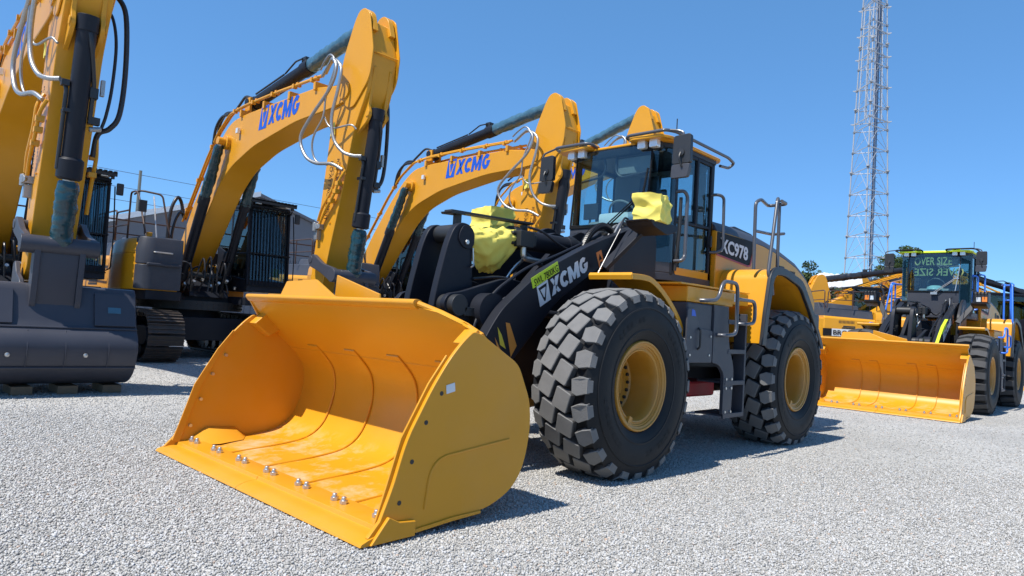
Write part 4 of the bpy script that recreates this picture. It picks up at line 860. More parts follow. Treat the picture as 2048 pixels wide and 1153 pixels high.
    # ribs and weld lines where side and bottom plates meet
    for nm, ox, oz in (('pipe', .0, .12), ('pipe', .03, .04)):
        for s in (-1, 1):
            pts = [(.15,3.42),(.62,3.98),(1.30,4.84),(1.85,5.42),(2.40,5.78),(3.1,5.86),(4.5,5.88),(6.3,5.86)]
            b = MB(); b.tube(fillet([(x-oz*.6 if x < 2 else x, s*(.26 if oz > .1 else .345), z+(oz-.1)*1.1+ox) for x, z in pts], .15), .032 if oz > .1 else .026, 8)
            for x, z in [(.4,3.71),(.95,4.4),(1.6,5.15),(2.7,5.82),(3.6,5.87),(4.5,5.88),(5.4,5.87),(6.1,5.86)]:
                b.box((x-(oz*.6 if x < 2 else 0), s*(.26 if oz > .1 else .345), z+(oz-.1)*1.1+ox-.01), (.07,.09,.085))
            b.build('hydraulic_pipe', YEL, bm_, T=Tb)
    for x in (3.0,4.1,5.2,6.2):
        b = MB(); b.mm((x-.04,-.36,5.60),(x+.04,.36,5.76)); b.build('pipe_clamp', YEL, bm_, .006, T=Tb)
    b = MB(); b.mm((2.92,-.40,5.22),(3.02,-.33,5.34)); b.build('work_light', LMP, bm_, .008, T=Tb)
    if detail:
        for s in (1, -1):
            b = MB(); o_ = (3.88,-.3115,5.21) if s < 0 else (5.62,.3115,5.21)
            brand(None, b, o_, (-s*1.74,0,.045*-s), (0,0,.40), .2); b.build('lettering', BLU, bm_, T=Tb)
    # boom cylinders, top half wrapped in dark film
    for s in (1, -1):
        a = V((.88,s*.52,2.02)); e = Tb @ V((2.38,s*.48,5.10)); d = e-a
        b = MB(); b.tube([a,a+d*.58], .105, 20); b.tube([a+d*.54,a+d*.60], .13, 20); b.tube([a-d*.03,a+d*.02], .14, 20); bc_ = b.build('boom_cylinder', BLK, r, .006)
        b = MB(); b.tube([a+d*.58,e], .06, 14); b.build('piston_rod', STL, bc_)
        b = MB(); crumple(b, a+d*.55, e-d*.03, .125, 3+s, amp=.22, r1=.11); b.build('rod_wrap', wrap, bc_)
        b = MB(); b.tube([a+d*.05+V((.1,-s*.09,.02)), a+d*.57+V((.1,-s*.09,.02))], .022, 8); b.build('cylinder_pipe', BLK, bc_)
    b = MB(); b.cyl((.88,-.66,2.02),(.88,.66,2.02), .085, 16); b.build('pin', DRK, deck)
    # ---- arm cylinder on top of the boom
    a = Tb @ V((2.9,0,6.0)); e = Ts @ V((7.42,0,6.66)); d = e-a
    b = MB(); b.tube([a,a+d*.52], .135, 22); b.tube([a+d*.49,a+d*.55], .16, 22); b.tube([a-d*.03,a+d*.02], .16, 20); b.cyl(a+V((0,-.2,0)),a+V((0,.2,0)), .09, 16); ac = b.build('arm_cylinder', BLK, r, .006)
    b = MB(); b.mm((2.8,-.18,5.58),(3.05,-.12,6.1)); b.mm((2.8,.12,5.58),(3.05,.18,6.1)); b.build('cylinder_bracket', YEL, bm_, .01, T=Tb)
    b = MB(); b.tube([a+d*.5,e], .075, 14); b.build('piston_rod', STL, ac)
    b = MB(); crumple(b, a+d*.53, e-d*.02, .15, 11, amp=.16, rings=44); b.build('rod_wrap', wrap if detail < 1 else MATS['sky_sheen_blue'], ac)
    b = MB(); n_ = V((0,-.11,.12)); b.tube([a+d*.06+n_,a+d*.34+n_], .02, 8); b.box(a+d*.50+V((0,0,.2)), (.16,.14,.10)); b.tube(fillet([tuple(a+d*.50+V((0,-.1,.2))),tuple(a+d*.44+V((0,-.1,.24))),tuple(a+d*.35+n_)], .05), .018, 8); b.tube(spl([tuple(a+d*.0+V((.02,-.1,.12))),tuple(a+V((-.22,-.12,.18))),tuple(a+V((-.5,-.12,.05))),tuple(a+V((-.8,-.12,-.12)))], 5), .03, 8); b.build('cylinder_pipe', PLA, ac)
    # ---- stick
    st = [(6.42,1.62),(6.50,1.50),(6.66,1.50),(6.86,1.66),(7.02,2.40),(7.30,3.40),(7.55,4.60),(7.86,4.75),(7.99,5.30),(8.01,6.00),(7.90,6.48),(7.80,6.72),(7.66,6.83),(7.52,6.80),(7.40,6.66),(7.06,6.00),(6.80,5.20),(6.72,4.20),(6.58,3.00)]
    stp = rnd2(st, [.05,.06,.06,.06,.3,.4,.05,.1,.2,.06,.06,.06,.07,.07,.1,.3,.3,.3,.3], 4)
    core = rnd2([(6.42,1.62),(6.50,1.50),(6.66,1.50),(6.86,1.66),(7.02,2.40),(7.30,3.40),(7.55,4.60),(7.90,5.30),(7.97,5.95),(7.78,6.62),(7.36,6.58),(7.06,6.00),(6.80,5.20),(6.72,4.20),(6.58,3.00)], [.05,.06,.06,.06,.3,.4,.2,.2,.05,.05,.1,.3,.3,.3,.3], 4)
    b = MB(); b.prism(core, 'y', -.27, .27); sk = b.build('stick', YEL, r, .018, T=Ts)
    for s in (1, -1):
        b = MB(); b.prism(rnd2([(7.84,6.72),(7.66,6.85),(7.50,6.82),(7.38,6.66),(7.10,6.06),(7.02,5.70),(7.22,5.10),(7.50,5.02),(7.99,5.50),(8.03,6.00)], [.07,.08,.08,.1,.2,.2,.2,.2,.2,.06], 5), 'y', s*.12 if False else s*.272, s*.30); b.build('side_plate', YEL, sk, .010, T=Ts)
        b = MB(); b.prism(rnd2([(7.36,6.36),(7.34,6.62),(7.50,6.83),(7.66,6.85),(7.80,6.74),(7.92,6.40)], [.0,.08,.08,.08,.08,.0], 5), 'y', s*.13, s*.24); b.build('cylinder_lug', YEL, sk, .012, T=Ts)
        b = MB(); b.prism(rnd2([(7.50,4.55),(7.82,4.74),(7.93,4.88),(7.86,5.05),(7.97,5.75),(7.86,5.8)], [.0,.08,.08,.05,.1,.0], 4), 'y', s*.14, s*.20); b.build('cylinder_lug', YEL, sk, .010, T=Ts)
        b = MB(); b.cyl((7.55,s*.24,6.68),(7.55,s*.262,6.68), .075, 20); b.build('pin', YEL, sk, .004, T=Ts); b = MB(); b.cyl((7.86,s*.20,4.90),(7.86,s*.215,4.90), .06, 18); b.build('pin', YEL, sk, .004, T=Ts); b = MB(); b.cyl((7.22,s*.30,5.40),(7.22,s*.33,5.40), .16, 24); b.build('pin', YEL, sk, .004, T=Ts)
    b = MB(); b.tube([(7.83,-.27,6.22),(7.83,.27,6.22)], .012, 6); b.tube([(7.99,-.268,5.98),(7.99,.268,5.98)], .012, 6); b.build('weld_bead', YEL, sk, T=Ts)
    b = MB(); b.mm((6.98,-.275,2.95),(7.02,-.29,2.98)); b.tube(fillet([(7.44,-.30,3.90),(7.36,-.36,3.74),(7.20,-.36,3.45),(6.95,-.36,3.20),(6.74,-.34,2.92)], .1), .026, 8); b.tube(fillet([(7.20,-.30,4.02),(7.26,-.38,3.86),(7.18,-.38,3.55),(6.85,-.38,3.22),(6.72,-.36,3.0)], .1), .026, 8)
    for x, z in ((7.30,3.66),(7.24,3.52),(7.10,3.36)): b.box((x,-.34,z), (.10,.10,.08))
    b.build('hydraulic_pipe', YEL, sk, .004, T=Ts)
    b = MB(); b.box((6.72,-.33,2.90), (.14,.14,.10)); b.box((6.66,-.31,2.75), (.10,.10,.18)); b.cyl((6.64,-.36,2.82),(6.64,-.36,2.98), .05, 12); b.cyl((6.78,-.40,2.90),(6.70,-.30,2.90), .05, 12); b.build('shut_off_valve', SIL, sk, .006, T=Ts)
    if detail > 1:
        b = MB(); letters(b, 'NO ATTACHMENT', (6.92,-.302,4.12), (-.10,0,-1.1), (.10,0,-.01), .012, .003); letters(b, 'RATED', (7.14,-.302,4.14), (-.045,0,-.42), (.08,0,-.01), .01, .003); b.build('lettering', INK, sk, T=Ts)
        b = MB(); b.polyuv([(0,0),(.15,0),(.15,.24),(0,.24)], (6.84,-.302,4.60), (1,0,.1), (-.1,0,1), .0015) ; b.build('warning_label', CLO, sk, T=Ts)
    # bucket cylinder down the front of the stick
    a = Ts @ V((7.86,0,4.93)); e = Ts @ V((7.46,0,1.98)); d = e-a
    b = MB(); b.tube([a,a+d*.66], .118, 22); b.tube([a+d*.60,a+d*.61,a+d*.69,a+d*.70], [.12,.155,.155,.12], 22); b.tube([a+d*-.03,a+d*.04], .13, 20); bcy = b.build('bucket_cylinder', BLK, r, .006)
    b = MB(); b.tube([a+d*.68,e], .07, 14); b.build('piston_rod', STL, bcy)
    b = MB(); crumple(b, a+d*.705, e-d*.0, .135, 21, amp=.20, rings=40); b.build('rod_wrap', wrap, bcy)
    b = MB(); n_ = V((.02,-.15,0)); b.tube(fillet([tuple(a+d*.26+V((-.1,-.22,0))),tuple(a+d*.30+n_),tuple(a+d*.66+n_)], .05), .026, 8); b.box(a+d*.28+V((0,-.17,0)), (.1,.09,.08)); b.box(a+d*.40+V((0,-.12,0)), (.16,.1,.05))
    n_ = V((.02,.15,0)); b.tube(fillet([tuple(a+d*.05+V((.1,.02,0))),tuple(a+d*.10+V((.13,.05,0))),tuple(a+d*.26+n_),tuple(a+d*.42+n_)], .05), .03, 8); b.box(a+d*.30+V((0,.16,0)), (.12,.10,.14)); b.box(a+d*.42+V((0,.2,0)), (.09,.14,.10)); b.build('cylinder_pipe', PLA, bcy, .004)
    b = MB(); b.tube([a+d*.46+V((0,.16,0)), a+d*.46+V((0,.30,.03))], .035, 10); b.build('plug', SIL, bcy, .006); b = MB(); b.box(a+d*.30+V((0,.26,.1)), (.06,.05,.22)); b.build('valve', SIL, bcy, .006)
    # ---- linkage
    lk = empty('bucket_linkage', r)
    for s in (1, -1):
        b = MB(); b.prism(rnd2([(6.58,2.28),(6.72,2.40),(7.08,2.20),(7.52,2.10),(7.55,1.90),(7.40,1.86),(7.02,2.04),(6.62,2.16)], [.08,.08,.1,.08,.08,.08,.1,.08], 4), 'y', s*.34, s*.42); b.build('side_link', BKT, lk, .012, T=Ts)
    b = MB(); b.cyl((7.46,-.45,1.98),(7.46,.45,1.98), .12, 24); b.build('link_pin', BKT, lk, .008, T=Ts)
    b = MB(); b.cyl((6.66,-.43,2.28),(6.66,.43,2.28), .07, 18); b.build('link_pin', BKT, lk, .008, T=Ts)
    b = MB()
    for s in (1, -1): b.prism(rnd2([(7.36,2.0),(7.56,2.0),(7.50,1.20),(7.34,.98),(7.22,1.06),(7.28,1.25)], .07, 4), 'y', s*.22, s*.29)
    b.prism(rnd2([(7.42,1.90),(7.52,1.90),(7.46,1.18),(7.34,1.16)], .03, 3), 'y', -.22, .22); b.cyl((7.32,-.40,1.06),(7.32,.40,1.06), .085, 20); b.build('power_link', BKT, lk, .01, T=Ts)
    # ---- bucket: open towards the machine
    HWB = .98
    bo = [(6.60,1.44),(6.95,1.47),(7.26,1.465),(7.37,1.43),(7.46,1.20),(7.57,.93),(7.70,.80),(7.75,.62),(7.67,.36),(7.46,.19),(7.15,.12),(6.75,.16),(6.35,.24),(6.0,.34)]
    bs = [tuple(p)[:2] for p in spl([(x, z, 0) for x, z in bo], 3)]
    b = MB(); b.strip(bs, 'y', -HWB, HWB, -.035); bk = b.build('bucket', BKT, r, .006, T=Ts)
    sd = [(6.60,1.40),(6.95,1.45),(7.26,1.445),(7.35,1.41),(7.45,1.17),(7.56,.90),(7.68,.78),(7.73,.62),(7.63,.37),(7.45,.21),(7.15,.14),(6.75,.18),(6.35,.26),(6.05,.34),(6.30,.9)]
    for s in (1, -1):
        b = MB(); b.prism(sd, 'y', s*(HWB-.03), s*HWB+s*.012); b.build('side_plate', BKT, bk, .006, T=Ts)
        b = MB(); b.prism(rnd2([(6.48,1.40),(6.50,1.74),(6.64,1.78),(6.80,1.60),(7.10,1.52),(7.24,1.34),(7.48,1.05),(7.36,.92)], .05, 3), 'y', s*.31, s*.37); b.build('ear', BKT, bk, .012, T=Ts)
    b = MB(); b.mm((7.0,-.95,1.0),(7.0,.95,1.0)) if False else None
    for s in (1, -1):
        b.rings([[(7.575,s*.46,.935),(7.575,s*.965,.935),(7.40,s*.965,1.38),(7.40,s*.46,1.38)],[(7.60,s*.46,.95),(7.60,s*.965,.95),(7.425,s*.965,1.39),(7.425,s*.46,1.39)]])
    b.tube([(7.60,-.985,.905),(7.60,.985,.905)], .016, 6)
    for y in (-.72,-.30,.12,.62): b.tube(spl([(7.64,y,.87),(7.765,y,.62),(7.69,y,.36)], 5), .007, 6)
    b.tube([(7.70,-.98,.38),(7.70,.98,.38)], .012, 6); b.build('wear_plate', BKT, bk, .004, T=Ts)
    for y in (-.5,.35):
        b = MB(); b.lathe([(.0,.02),(.025,.015),(.03,0)], (7.755,y,.55), 'x', 12, close=True); b.build('plug', STL, bk, T=Ts)
    b = MB(); b.polyuv([(0,0),(.16,0),(.16,.08),(0,.08)], (7.535,.62,1.12), (0,1,0), (-.39,0,1), .004); b.build('blue_label', WHT if detail < 2 else MATS['sky_sheen_blue'], bk, T=Ts)
    for k in range(5):
        y = -.82+.41*k
        b = MB(); b.rings([[(6.06,y-.07,.28),(6.06,y+.07,.28),(6.06,y+.07,.40),(6.06,y-.07,.40)],[(5.74,y-.05,.37),(5.74,y+.05,.37),(5.74,y+.05,.40),(5.74,y-.05,.40)]]); b.build('tooth', BKT, bk, .01, T=Ts)
    # ---- hoses looping from the boom pipes to the stick
    H = [([(6.45,-.34,5.82),(6.82,-.42,5.96),(7.06,-.5,5.97),(7.23,-.52,5.74),(7.07,-.54,5.38),(6.53,-.56,4.96),(6.20,-.56,4.61),(6.38,-.54,4.25),(6.72,-.5,4.07),(7.15,-.42,4.02),(7.40,-.34,3.90)], .033),
         ([(6.5,-.30,5.88),(6.84,-.40,5.98),(7.14,-.48,5.93),(7.37,-.50,5.71),(7.34,-.52,5.34),(7.20,-.52,4.85),(7.29,-.5,4.45),(7.49,-.44,4.21),(7.70,-.36,4.12),(7.82,-.24,4.12)], .033),
         ([(6.4,-.36,5.95),(6.68,-.44,6.04),(6.94,-.48,6.08),(7.15,-.50,5.83),(6.95,-.52,5.3),(6.90,-.52,4.91),(6.63,-.52,4.62),(6.55,-.5,4.37),(6.67,-.46,4.12),(7.0,-.42,4.02)], .020),
         ([(6.88,-.5,4.95),(7.0,-.46,4.75),(7.16,-.42,4.68),(7.55,-.34,4.70),(7.66,-.28,4.62)], .018)]
    for pts, q in [(p_, q_*.95) for p_, q_ in H]:
        b = MB(); b.tube(spl([P2(Ts if p[0] > 7.0 or p[2] < 4.9 else Tb, *p) for p in pts], 6), q, 10); b.build('hydraulic_hose', SIL, r)
    for pts, q in (([(7.15,.34,5.7),(7.30,.42,5.62),(7.38,.54,5.35),(7.36,.60,4.6),(7.34,.58,3.95),(7.30,.48,3.72),(7.22,.36,3.62),(7.18,.33,3.3)], .036), ([(7.1,.33,5.5),(7.22,.42,5.3),(7.3,.47,4.9),(7.32,.46,4.3),(7.32,.42,3.9),(7.30,.38,3.7)], .022)):
        b = MB(); b.tube(spl([P2(Ts, *p) for p in pts], 6), q, 10); b.build('hydraulic_hose', HOS, r)
    b = MB(); b.tube(fillet([P2(Ts,7.22,.35,3.62),P2(Ts,7.18,.38,3.3),P2(Ts,7.10,.36,2.9),P2(Ts,6.98,.36,2.5)], .1), .028, 8)
    for z in (3.3,3.05): b.box(P2(Ts,7.14,.35,z), (.1,.1,.07))
    b.build('hydraulic_pipe', YEL, sk, .004)
    for k, y in enumerate((-.26,-.16)):
        b = MB(); b.tube(spl([(.15,y-.3,2.55),(.25,y-.3,3.0),(.45,y-.3,3.5),(.46,y-.32,3.78)] if False else [(.35,-.72+.1*k,2.5),(.30,-.74+.1*k,2.95),(.28,-.70+.12*k,3.6-.25*k),(.22,-.55+.1*k,3.95-.35*k),P2(Tb,.10,-.40+.06*k,3.85-.3*k),P2(Tb,.12,-.34+.05*k,3.50-.06*k)], 6), .042-.008*k, 10); b.build('hydraulic_hose', HOS, r)
    for k, s in enumerate((-.26,-.345)):
        b = MB(); b.tube(spl([P2(Tb,1.62,s,5.25-.08*k),P2(Tb,1.78,s-.03,5.62-.1*k),P2(Tb,2.05,s-.02,5.84-.1*k),P2(Tb,2.4,s,5.82-.06*k)], 6), .034, 10); b.build('hydraulic_hose', HOS, r)
    # small hoses and fittings between boom foot and cab
    rr = random.Random(5)
    for k in range(9):
        y = -.62+.14*k+rr.uniform(-.04,.04)
        b = MB(); b.tube(spl([(1.15+rr.uniform(-.1,.2),y,1.62),(1.3+rr.uniform(-.1,.15),y+rr.uniform(-.1,.1),1.95+rr.uniform(0,.3)),(1.1+rr.uniform(-.2,.2),y+rr.uniform(-.1,.1),2.3+rr.uniform(-.2,.2)),(.8,y,1.9)], 5), .022, 8); b.build('hydraulic_hose', HOS, r)
    b = MB()
    for k in range(7): b.cyl((1.2+.05*k%.2,-.6+.2*k,1.75+.07*(k%3)),(1.32,-.6+.2*k,1.80+.07*(k%3)), .035, 10)
    b.build('hose_fitting', STL, r)
    return r
# ------------------------------------------------------------------ surroundings
def gravel_mat():
    m = bpy.data.materials.new('gravel'); m.use_nodes = True; nt = m.node_tree; N = nt.nodes; L = nt.links; b = N['Principled BSDF']
    b.inputs['Roughness'].default_value = .9; b.inputs['Specular IOR Level'].default_value = .25
    tc = N.new('ShaderNodeTexCoord')
    v = N.new('ShaderNodeTexVoronoi'); v.inputs['Scale'].default_value = 84; v.inputs['Randomness'].default_value = 1
    L.new(tc.outputs['Object'], v.inputs['Vector'])
    v2 = N.new('ShaderNodeTexVoronoi'); v2.inputs['Scale'].default_value = 40; L.new(tc.outputs['Object'], v2.inputs['Vector'])
    bw = N.new('ShaderNodeSeparateColor'); L.new(v.outputs['Color'], bw.inputs[0])
    bw2 = N.new('ShaderNodeSeparateColor'); L.new(v2.outputs['Color'], bw2.inputs[0])
    ad = N.new('ShaderNodeMath'); ad.operation = 'MULTIPLY_ADD'; ad.inputs[1].default_value = .35; L.new(bw2.outputs[0], ad.inputs[0]); L.new(bw.outputs[0], ad.inputs[2])
    ra = N.new('ShaderNodeValToRGB'); e = ra.color_ramp.elements
    e[0].position = .08; e[0].color = (.29,.282,.265,1); e[1].position = 1.2 if False else 1; e[1].color = (.67,.65,.61,1)
    k = e.new(.45); k.color = (.48,.465,.435,1)
    L.new(ad.outputs[0], ra.inputs['Fac'])
    n = N.new('ShaderNodeTexNoise'); n.inputs['Scale'].default_value = .5; n.inputs['Detail'].default_value = 8; L.new(tc.outputs['Object'], n.inputs['Vector'])
    mr = N.new('ShaderNodeMapRange'); mr.inputs['From Min'].default_value = .3; mr.inputs['From Max'].default_value = .7; mr.inputs['To Min'].default_value = .86; mr.inputs['To Max'].default_value = 1.10
    L.new(n.outputs['Fac'], mr.inputs['Value'])
    mu = N.new('ShaderNodeMix'); mu.data_type = 'RGBA'; mu.blend_type = 'MULTIPLY'; mu.inputs['Factor'].default_value = 1
    L.new(ra.outputs['Color'], mu.inputs['A']); L.new(mr.outputs['Result'], mu.inputs['B']); L.new(mu.outputs['Result'], b.inputs['Base Color'])
    iv = N.new('ShaderNodeMath'); iv.operation = 'MULTIPLY_ADD'; iv.inputs[1].default_value = -1.6; iv.inputs[2].default_value = 1; L.new(v.outputs['Distance'], iv.inputs[0])
    ad2 = N.new('ShaderNodeMath'); ad2.operation = 'ADD'; L.new(iv.outputs[0], ad2.inputs[0]); L.new(bw.outputs[1], ad2.inputs[1])
    bp = N.new('ShaderNodeBump'); bp.inputs['Strength'].default_value = .9; bp.inputs['Distance'].default_value = .012; L.new(ad2.outputs[0], bp.inputs['Height']); L.new(bp.outputs['Normal'], b.inputs['Normal'])
    return m
GRV = gravel_mat()
def stone_mat():
    m = bpy.data.materials.new('stone'); m.use_nodes = True; nt = m.node_tree; N = nt.nodes; L = nt.links; b = N['Principled BSDF']
    b.inputs['Roughness'].default_value = .85; b.inputs['Specular IOR Level'].default_value = .3
    g = N.new('ShaderNodeNewGeometry'); ra = N.new('ShaderNodeValToRGB'); e = ra.color_ramp.elements
    e[0].color = (.26,.253,.238,1); e[1].color = (.65,.63,.592,1); k = e.new(.5); k.color = (.45,.436,.41,1); k = e.new(.965); k.color = (.52,.52,.52,1); k = e.new(.985); k.color = (.42,.30,.22,1)
    L.new(g.outputs['Random Per Island'], ra.inputs['Fac']); L.new(ra.outputs['Color'], b.inputs['Base Color'])
    return m

def ground():
    b = MB(); n = 40
    # one sheet to the horizon with a very slight unevenness away from the machines
    b.rings([[(-600,-600,0),(600,-600,0)],[(-600,600,0),(600,600,0)]], caps=False, close=False)
    tag(b.build('ground', GRV, flat=True), kind='structure')

def stones():
    rs = np.random.RandomState(4)
    bv = np.array([(x,y,z) for x in (-.8,.8) for y in (-.8,.8) for z in (-.8,.8)], float); bf = np.array([(0,1,3,2),(4,6,7,5),(0,4,5,1),(2,3,7,6),(0,2,6,4),(1,5,7,3)])
    C = np.array([5.347, 4.863]); fwd = np.array([-.722,-.692]); rt = np.array([-.692,.722])
    pts = []
    Ntot = 230000
    q0 = rs.rand(Ntot*2); d = np.where(q0 < .72, 2.3+5.2*(q0/.72)**.9, 7.5+9*((q0-.72)/.28)**1.5)
    a = (rs.rand(Ntot*2)-.5)*2*.84
    P = C+d[:,None]*(fwd+a[:,None]*rt)
    P = P[:Ntot]
    s = .0034+.0042*rs.rand(Ntot)**1.6
    s *= np.where(rs.rand(Ntot) < .03, 1.5, 1)
    nv, nf = len(bv), len(bf)
    var = [(bv+.75*(rs.rand(nv,3)-.5))*np.array([1.2,.95,.75]) for _ in range(24)]
    q = rs.randn(Ntot,4); q[:,1:3] *= .45; q /= np.linalg.norm(q,axis=1)[:,None]
    w,x,y,z = q.T
    Rm = np.stack([1-2*(y*y+z*z),2*(x*y-w*z),2*(x*z+w*y),2*(x*y+w*z),1-2*(x*x+z*z),2*(y*z-w*x),2*(x*z-w*y),2*(y*z+w*x),1-2*(x*x+y*y)],1).reshape(-1,3,3)
    vid = rs.randint(0,24,Ntot); base = np.array(var)[vid]*s[:,None,None]
    vv = np.einsum('nij,nkj->nki', Rm, base); vv[:,:,:2] += P[:,None,:]; vv[:,:,2] += (s*.30+.004*rs.rand(Ntot))[:,None]
    ff = (bf[None]+(np.arange(Ntot)*nv)[:,None,None]).reshape(-1,4)
    me = bpy.data.meshes.new('gravel_stones'); me.vertices.add(Ntot*nv); me.vertices.foreach_set('co', vv.ravel().astype(np.float32))
    me.loops.add(ff.size); me.loops.foreach_set('vertex_index', ff.ravel().astype(np.int32))
    me.polygons.add(len(ff)); me.polygons.foreach_set('loop_start', np.arange(0, ff.size, 4, dtype=np.int32)); me.update(calc_edges=True); me.validate()
    me.materials.append(stone_mat()); o = bpy.data.objects.new('gravel', me); col.objects.link(o)
    tag(o, 'loose pale grey stones lying over the near ground', 'gravel', kind='stuff')

def foliage_mats():
    out = []
    for i, c in enumerate(((.045,.075,.022),(.075,.105,.035),(.03,.05,.018))):
        m = mat('foliage_%s' % ('mid','light','dark')[i], c, .65, var=.35, scale=.9, spec=.25); out.append(m)
    return out
FOL = foliage_mats(); BARK = mat('bark', (.16,.12,.09), .9, var=.3, scale=6)
def tree(loc, h, w, seed, label, n=15000, m=0, group='trees beyond the yard'):
    rs = random.Random(seed); t = empty('tree', None, loc); tag(t, label, 'tree', group)
    b = MB(); b.tube(spl([(0,0,-.2),(.1,.05,h*.25),(-.1,.1,h*.5),(.15,-.1,h*.82)], 5), [.045*h*(1-.85*k/15)*.55 for k in range(16)], 10)
    lim = []
    for k in range(9):
        a = rs.uniform(0, 2*PI); z0 = h*rs.uniform(.25,.6); e = V((math.cos(a)*w*rs.uniform(.45,.85), math.sin(a)*w*rs.uniform(.45,.85), z0+h*rs.uniform(.12,.32)))
        b.tube(spl([(0,0,z0),(e.x*.45,e.y*.45,z0+(e.z-z0)*.35),tuple(e)], 4), [.012*h*(1-.8*j/8) for j in range(9)], 7); lim.append(e)
    b.build('trunk', BARK, t)
    clumps = []
    for e in lim+[V((rs.uniform(-.4,.4)*w, rs.uniform(-.4,.4)*w, h*rs.uniform(.62,.92))) for _ in range(9)]:
        for _ in range(3): clumps.append((e+V((rs.gauss(0,.22*w),rs.gauss(0,.22*w),rs.gauss(0,.07*h))), rs.uniform(.12,.30)*w))
    b = MB(); b2 = MB()
    for k in range(n):
        c, q = clumps[rs.randrange(len(clumps))]
        d = V((rs.gauss(0,1),rs.gauss(0,1),rs.gauss(0,1))).normalized()*q*rs.random()**.4; d.z *= .7
        p = c+d; u = V((rs.gauss(0,1),rs.gauss(0,1),rs.gauss(0,.6))).normalized(); v = u.orthogonal().normalized(); v = (v*math.cos(rs.random()*6)+u.cross(v)*math.sin(rs.random()*6))
        s = rs.uniform(.07,.15)*(.6+h*.05)
        tgt = b if hash((int(c.x*7),int(c.y*7),int(c.z*7))) % 3 else b2
        tgt.f([tgt.bm.verts.new(p+x) for x in (u*s, v*s*.45, -u*s, -v*s*.45)])
    b.build('crown', FOL[m], t, flat=True); b2.build('crown', FOL[(m+1) % 3], t, flat=True)

def tower(loc, rz):
    t = empty('lattice_tower', None, loc, rz); tag(t, 'tall pale grey lattice mast with a ladder and bolted side frames', 'tower')
    Hh = 27.; n = 19
    def leg(k, z):
        w = (1.70*(1-z/Hh)+.74*(z/Hh)); a = R(90+120*k); return V((w*math.cos(a), w*math.sin(a), z))
    for k in range(3):
        b = MB(); b.tube([leg(k,0),leg(k,Hh)], [.046,.036], 10)
        for z in (4.3,8.6,12.9,17.2,21.5): b.cyl(leg(k,z-.03), leg(k,z+.03), .13, 12)
        b.build('leg', GALV, t)
    for i in range(n):
        b = MB(); hb = MB()
        z0, z1 = Hh*i/n, Hh*(i+1)/n
        for k in range(3):
            a, c = leg(k,z0), leg((k+1)%3,z0); a1, c1 = leg(k,z1), leg((k+1)%3,z1)
            hb.tube([a,c], .028, 6); md = (a1+c1)/2
            b.tube([a,md], .015, 6); b.tube([c,md], .015, 6)
            for q in (a, c): b.box(q, (.11,.11,.13))
        hb.build('cross_frame', GALV, t); b.build('brace', GALV, t)
    b = MB(); c0 = lambda z: V((.10,.15,z))
    for s in (-.2,.2): b.tube([V((s+.25,.1,0)),V((s+.25,.1,Hh))], .02, 6)
    for i in range(int(Hh/.32)): b.tube([V((.05,.1,.3+.32*i)),V((.45,.1,.3+.32*i))], .012, 5)
    b.build('ladder', GALV, t)
    b = MB(); b.tube([(.1,.25,.3),(.1,.25,Hh)], .075, 8); b.tube([(.24,.3,.3),(.24,.3,Hh)], .03, 6); b.build('cable_run', GALD, t)
    b = MB()
    for z in [i*.72+.8 for i in range(36)]: b.tube([V((-.55,.3,z)),V((.5,.3,z))], .018, 5)
    b.build('cable_tray', GALV, t)
    for z in (16.2,18.5,20.6,22.2,24.):
        b = MB(); w = (1.70*(1-z/Hh)+.74*(z/Hh))*1.05
        for k in range(3):
            a, c = leg(k,z), leg((k+1)%3,z); d = (c-a).normalized(); b.bar(a-d*.25, c+d*.25, .055, .055)
        b.build('antenna_frame', GALV, t)
    b = MB()
    for z, zz in ((16.2,18.5),(18.5,20.6),(20.6,24.)):
        for k in range(3):
            a, c = leg(k,z), leg((k+1)%3,z); a2, c2 = leg(k,zz), leg((k+1)%3,zz)
            for f in (.22,.66): b.bar(a+(c-a)*f, a2+(c2-a2)*f, .048, .048)
    b.build('antenna_post', GALV, t)

def shed():
    WL = mat('shed_wall', (.11,.115,.135), .6, var=.06, scale=2); RF = mat('shed_roof', (.72,.72,.72), .5, var=.04)
    t = empty('shed', None, (0.,-46.,0)); tag(t, 'long dark grey metal shed with a pale low-pitched roof behind the excavators', 'shed')
    b = MB(); b.prism([(-26.5,0),(14,0),(14,1.5),(-5.5,5.3),(-18.8,9.85),(-26.5,7.6)], 'y', -14, 0)
    b.build('wall', WL, t)
    b = MB()
    for k in range(40): b.mm((-26.4+.5*k,.0,0),(-26.35+.5*k,.05,5.2))
    b.build('cladding_rib', WL, t)
    b = MB(); b.prism([(-18.8,9.87),(-18.8,10.25),(-5.0,5.55),(-5.0,5.15)], 'y', -14.3, .35)
    b.build('roof', RF, t)
    b = MB(); b.prism([(-18.82,9.87),(-18.82,10.1),(-27.0,7.7),(-27.0,7.5)], 'y', -14.3, .35); b.build('roof', WL, t)

def pole(loc, h, label):
    t = empty('power_pole', None, loc); tag(t, label, 'pole')
    b = MB(); b.tube([(0,0,-.2),(0,0,h)], [.17,.12], 12); b.build('post', mat('pole_timber', (.12,.125,.11), .8) if 'pole_timber' not in MATS else MATS['pole_timber'], t)
def wire(a, c, sag, label):
    a, c = V(a), V(c); b = MB(); b.tube([a+(c-a)*k/16+V((0,0,-sag*4*(k/16)*(1-k/16))) for k in range(17)], .022, 5)
    tag(b.build('overhead_wire', GALD), label, 'wire', 'overhead wires behind the excavators')

# ------------------------------------------------------------------ assemble
MATS['sky_sheen_blue'] = mat('sky_sheen_blue', (.05,.12,.17), .30, var=.3, scale=9, coat=.2)  # teal wrap with sky reflection painted into its colour; bucket label shares it
ground(); stones()

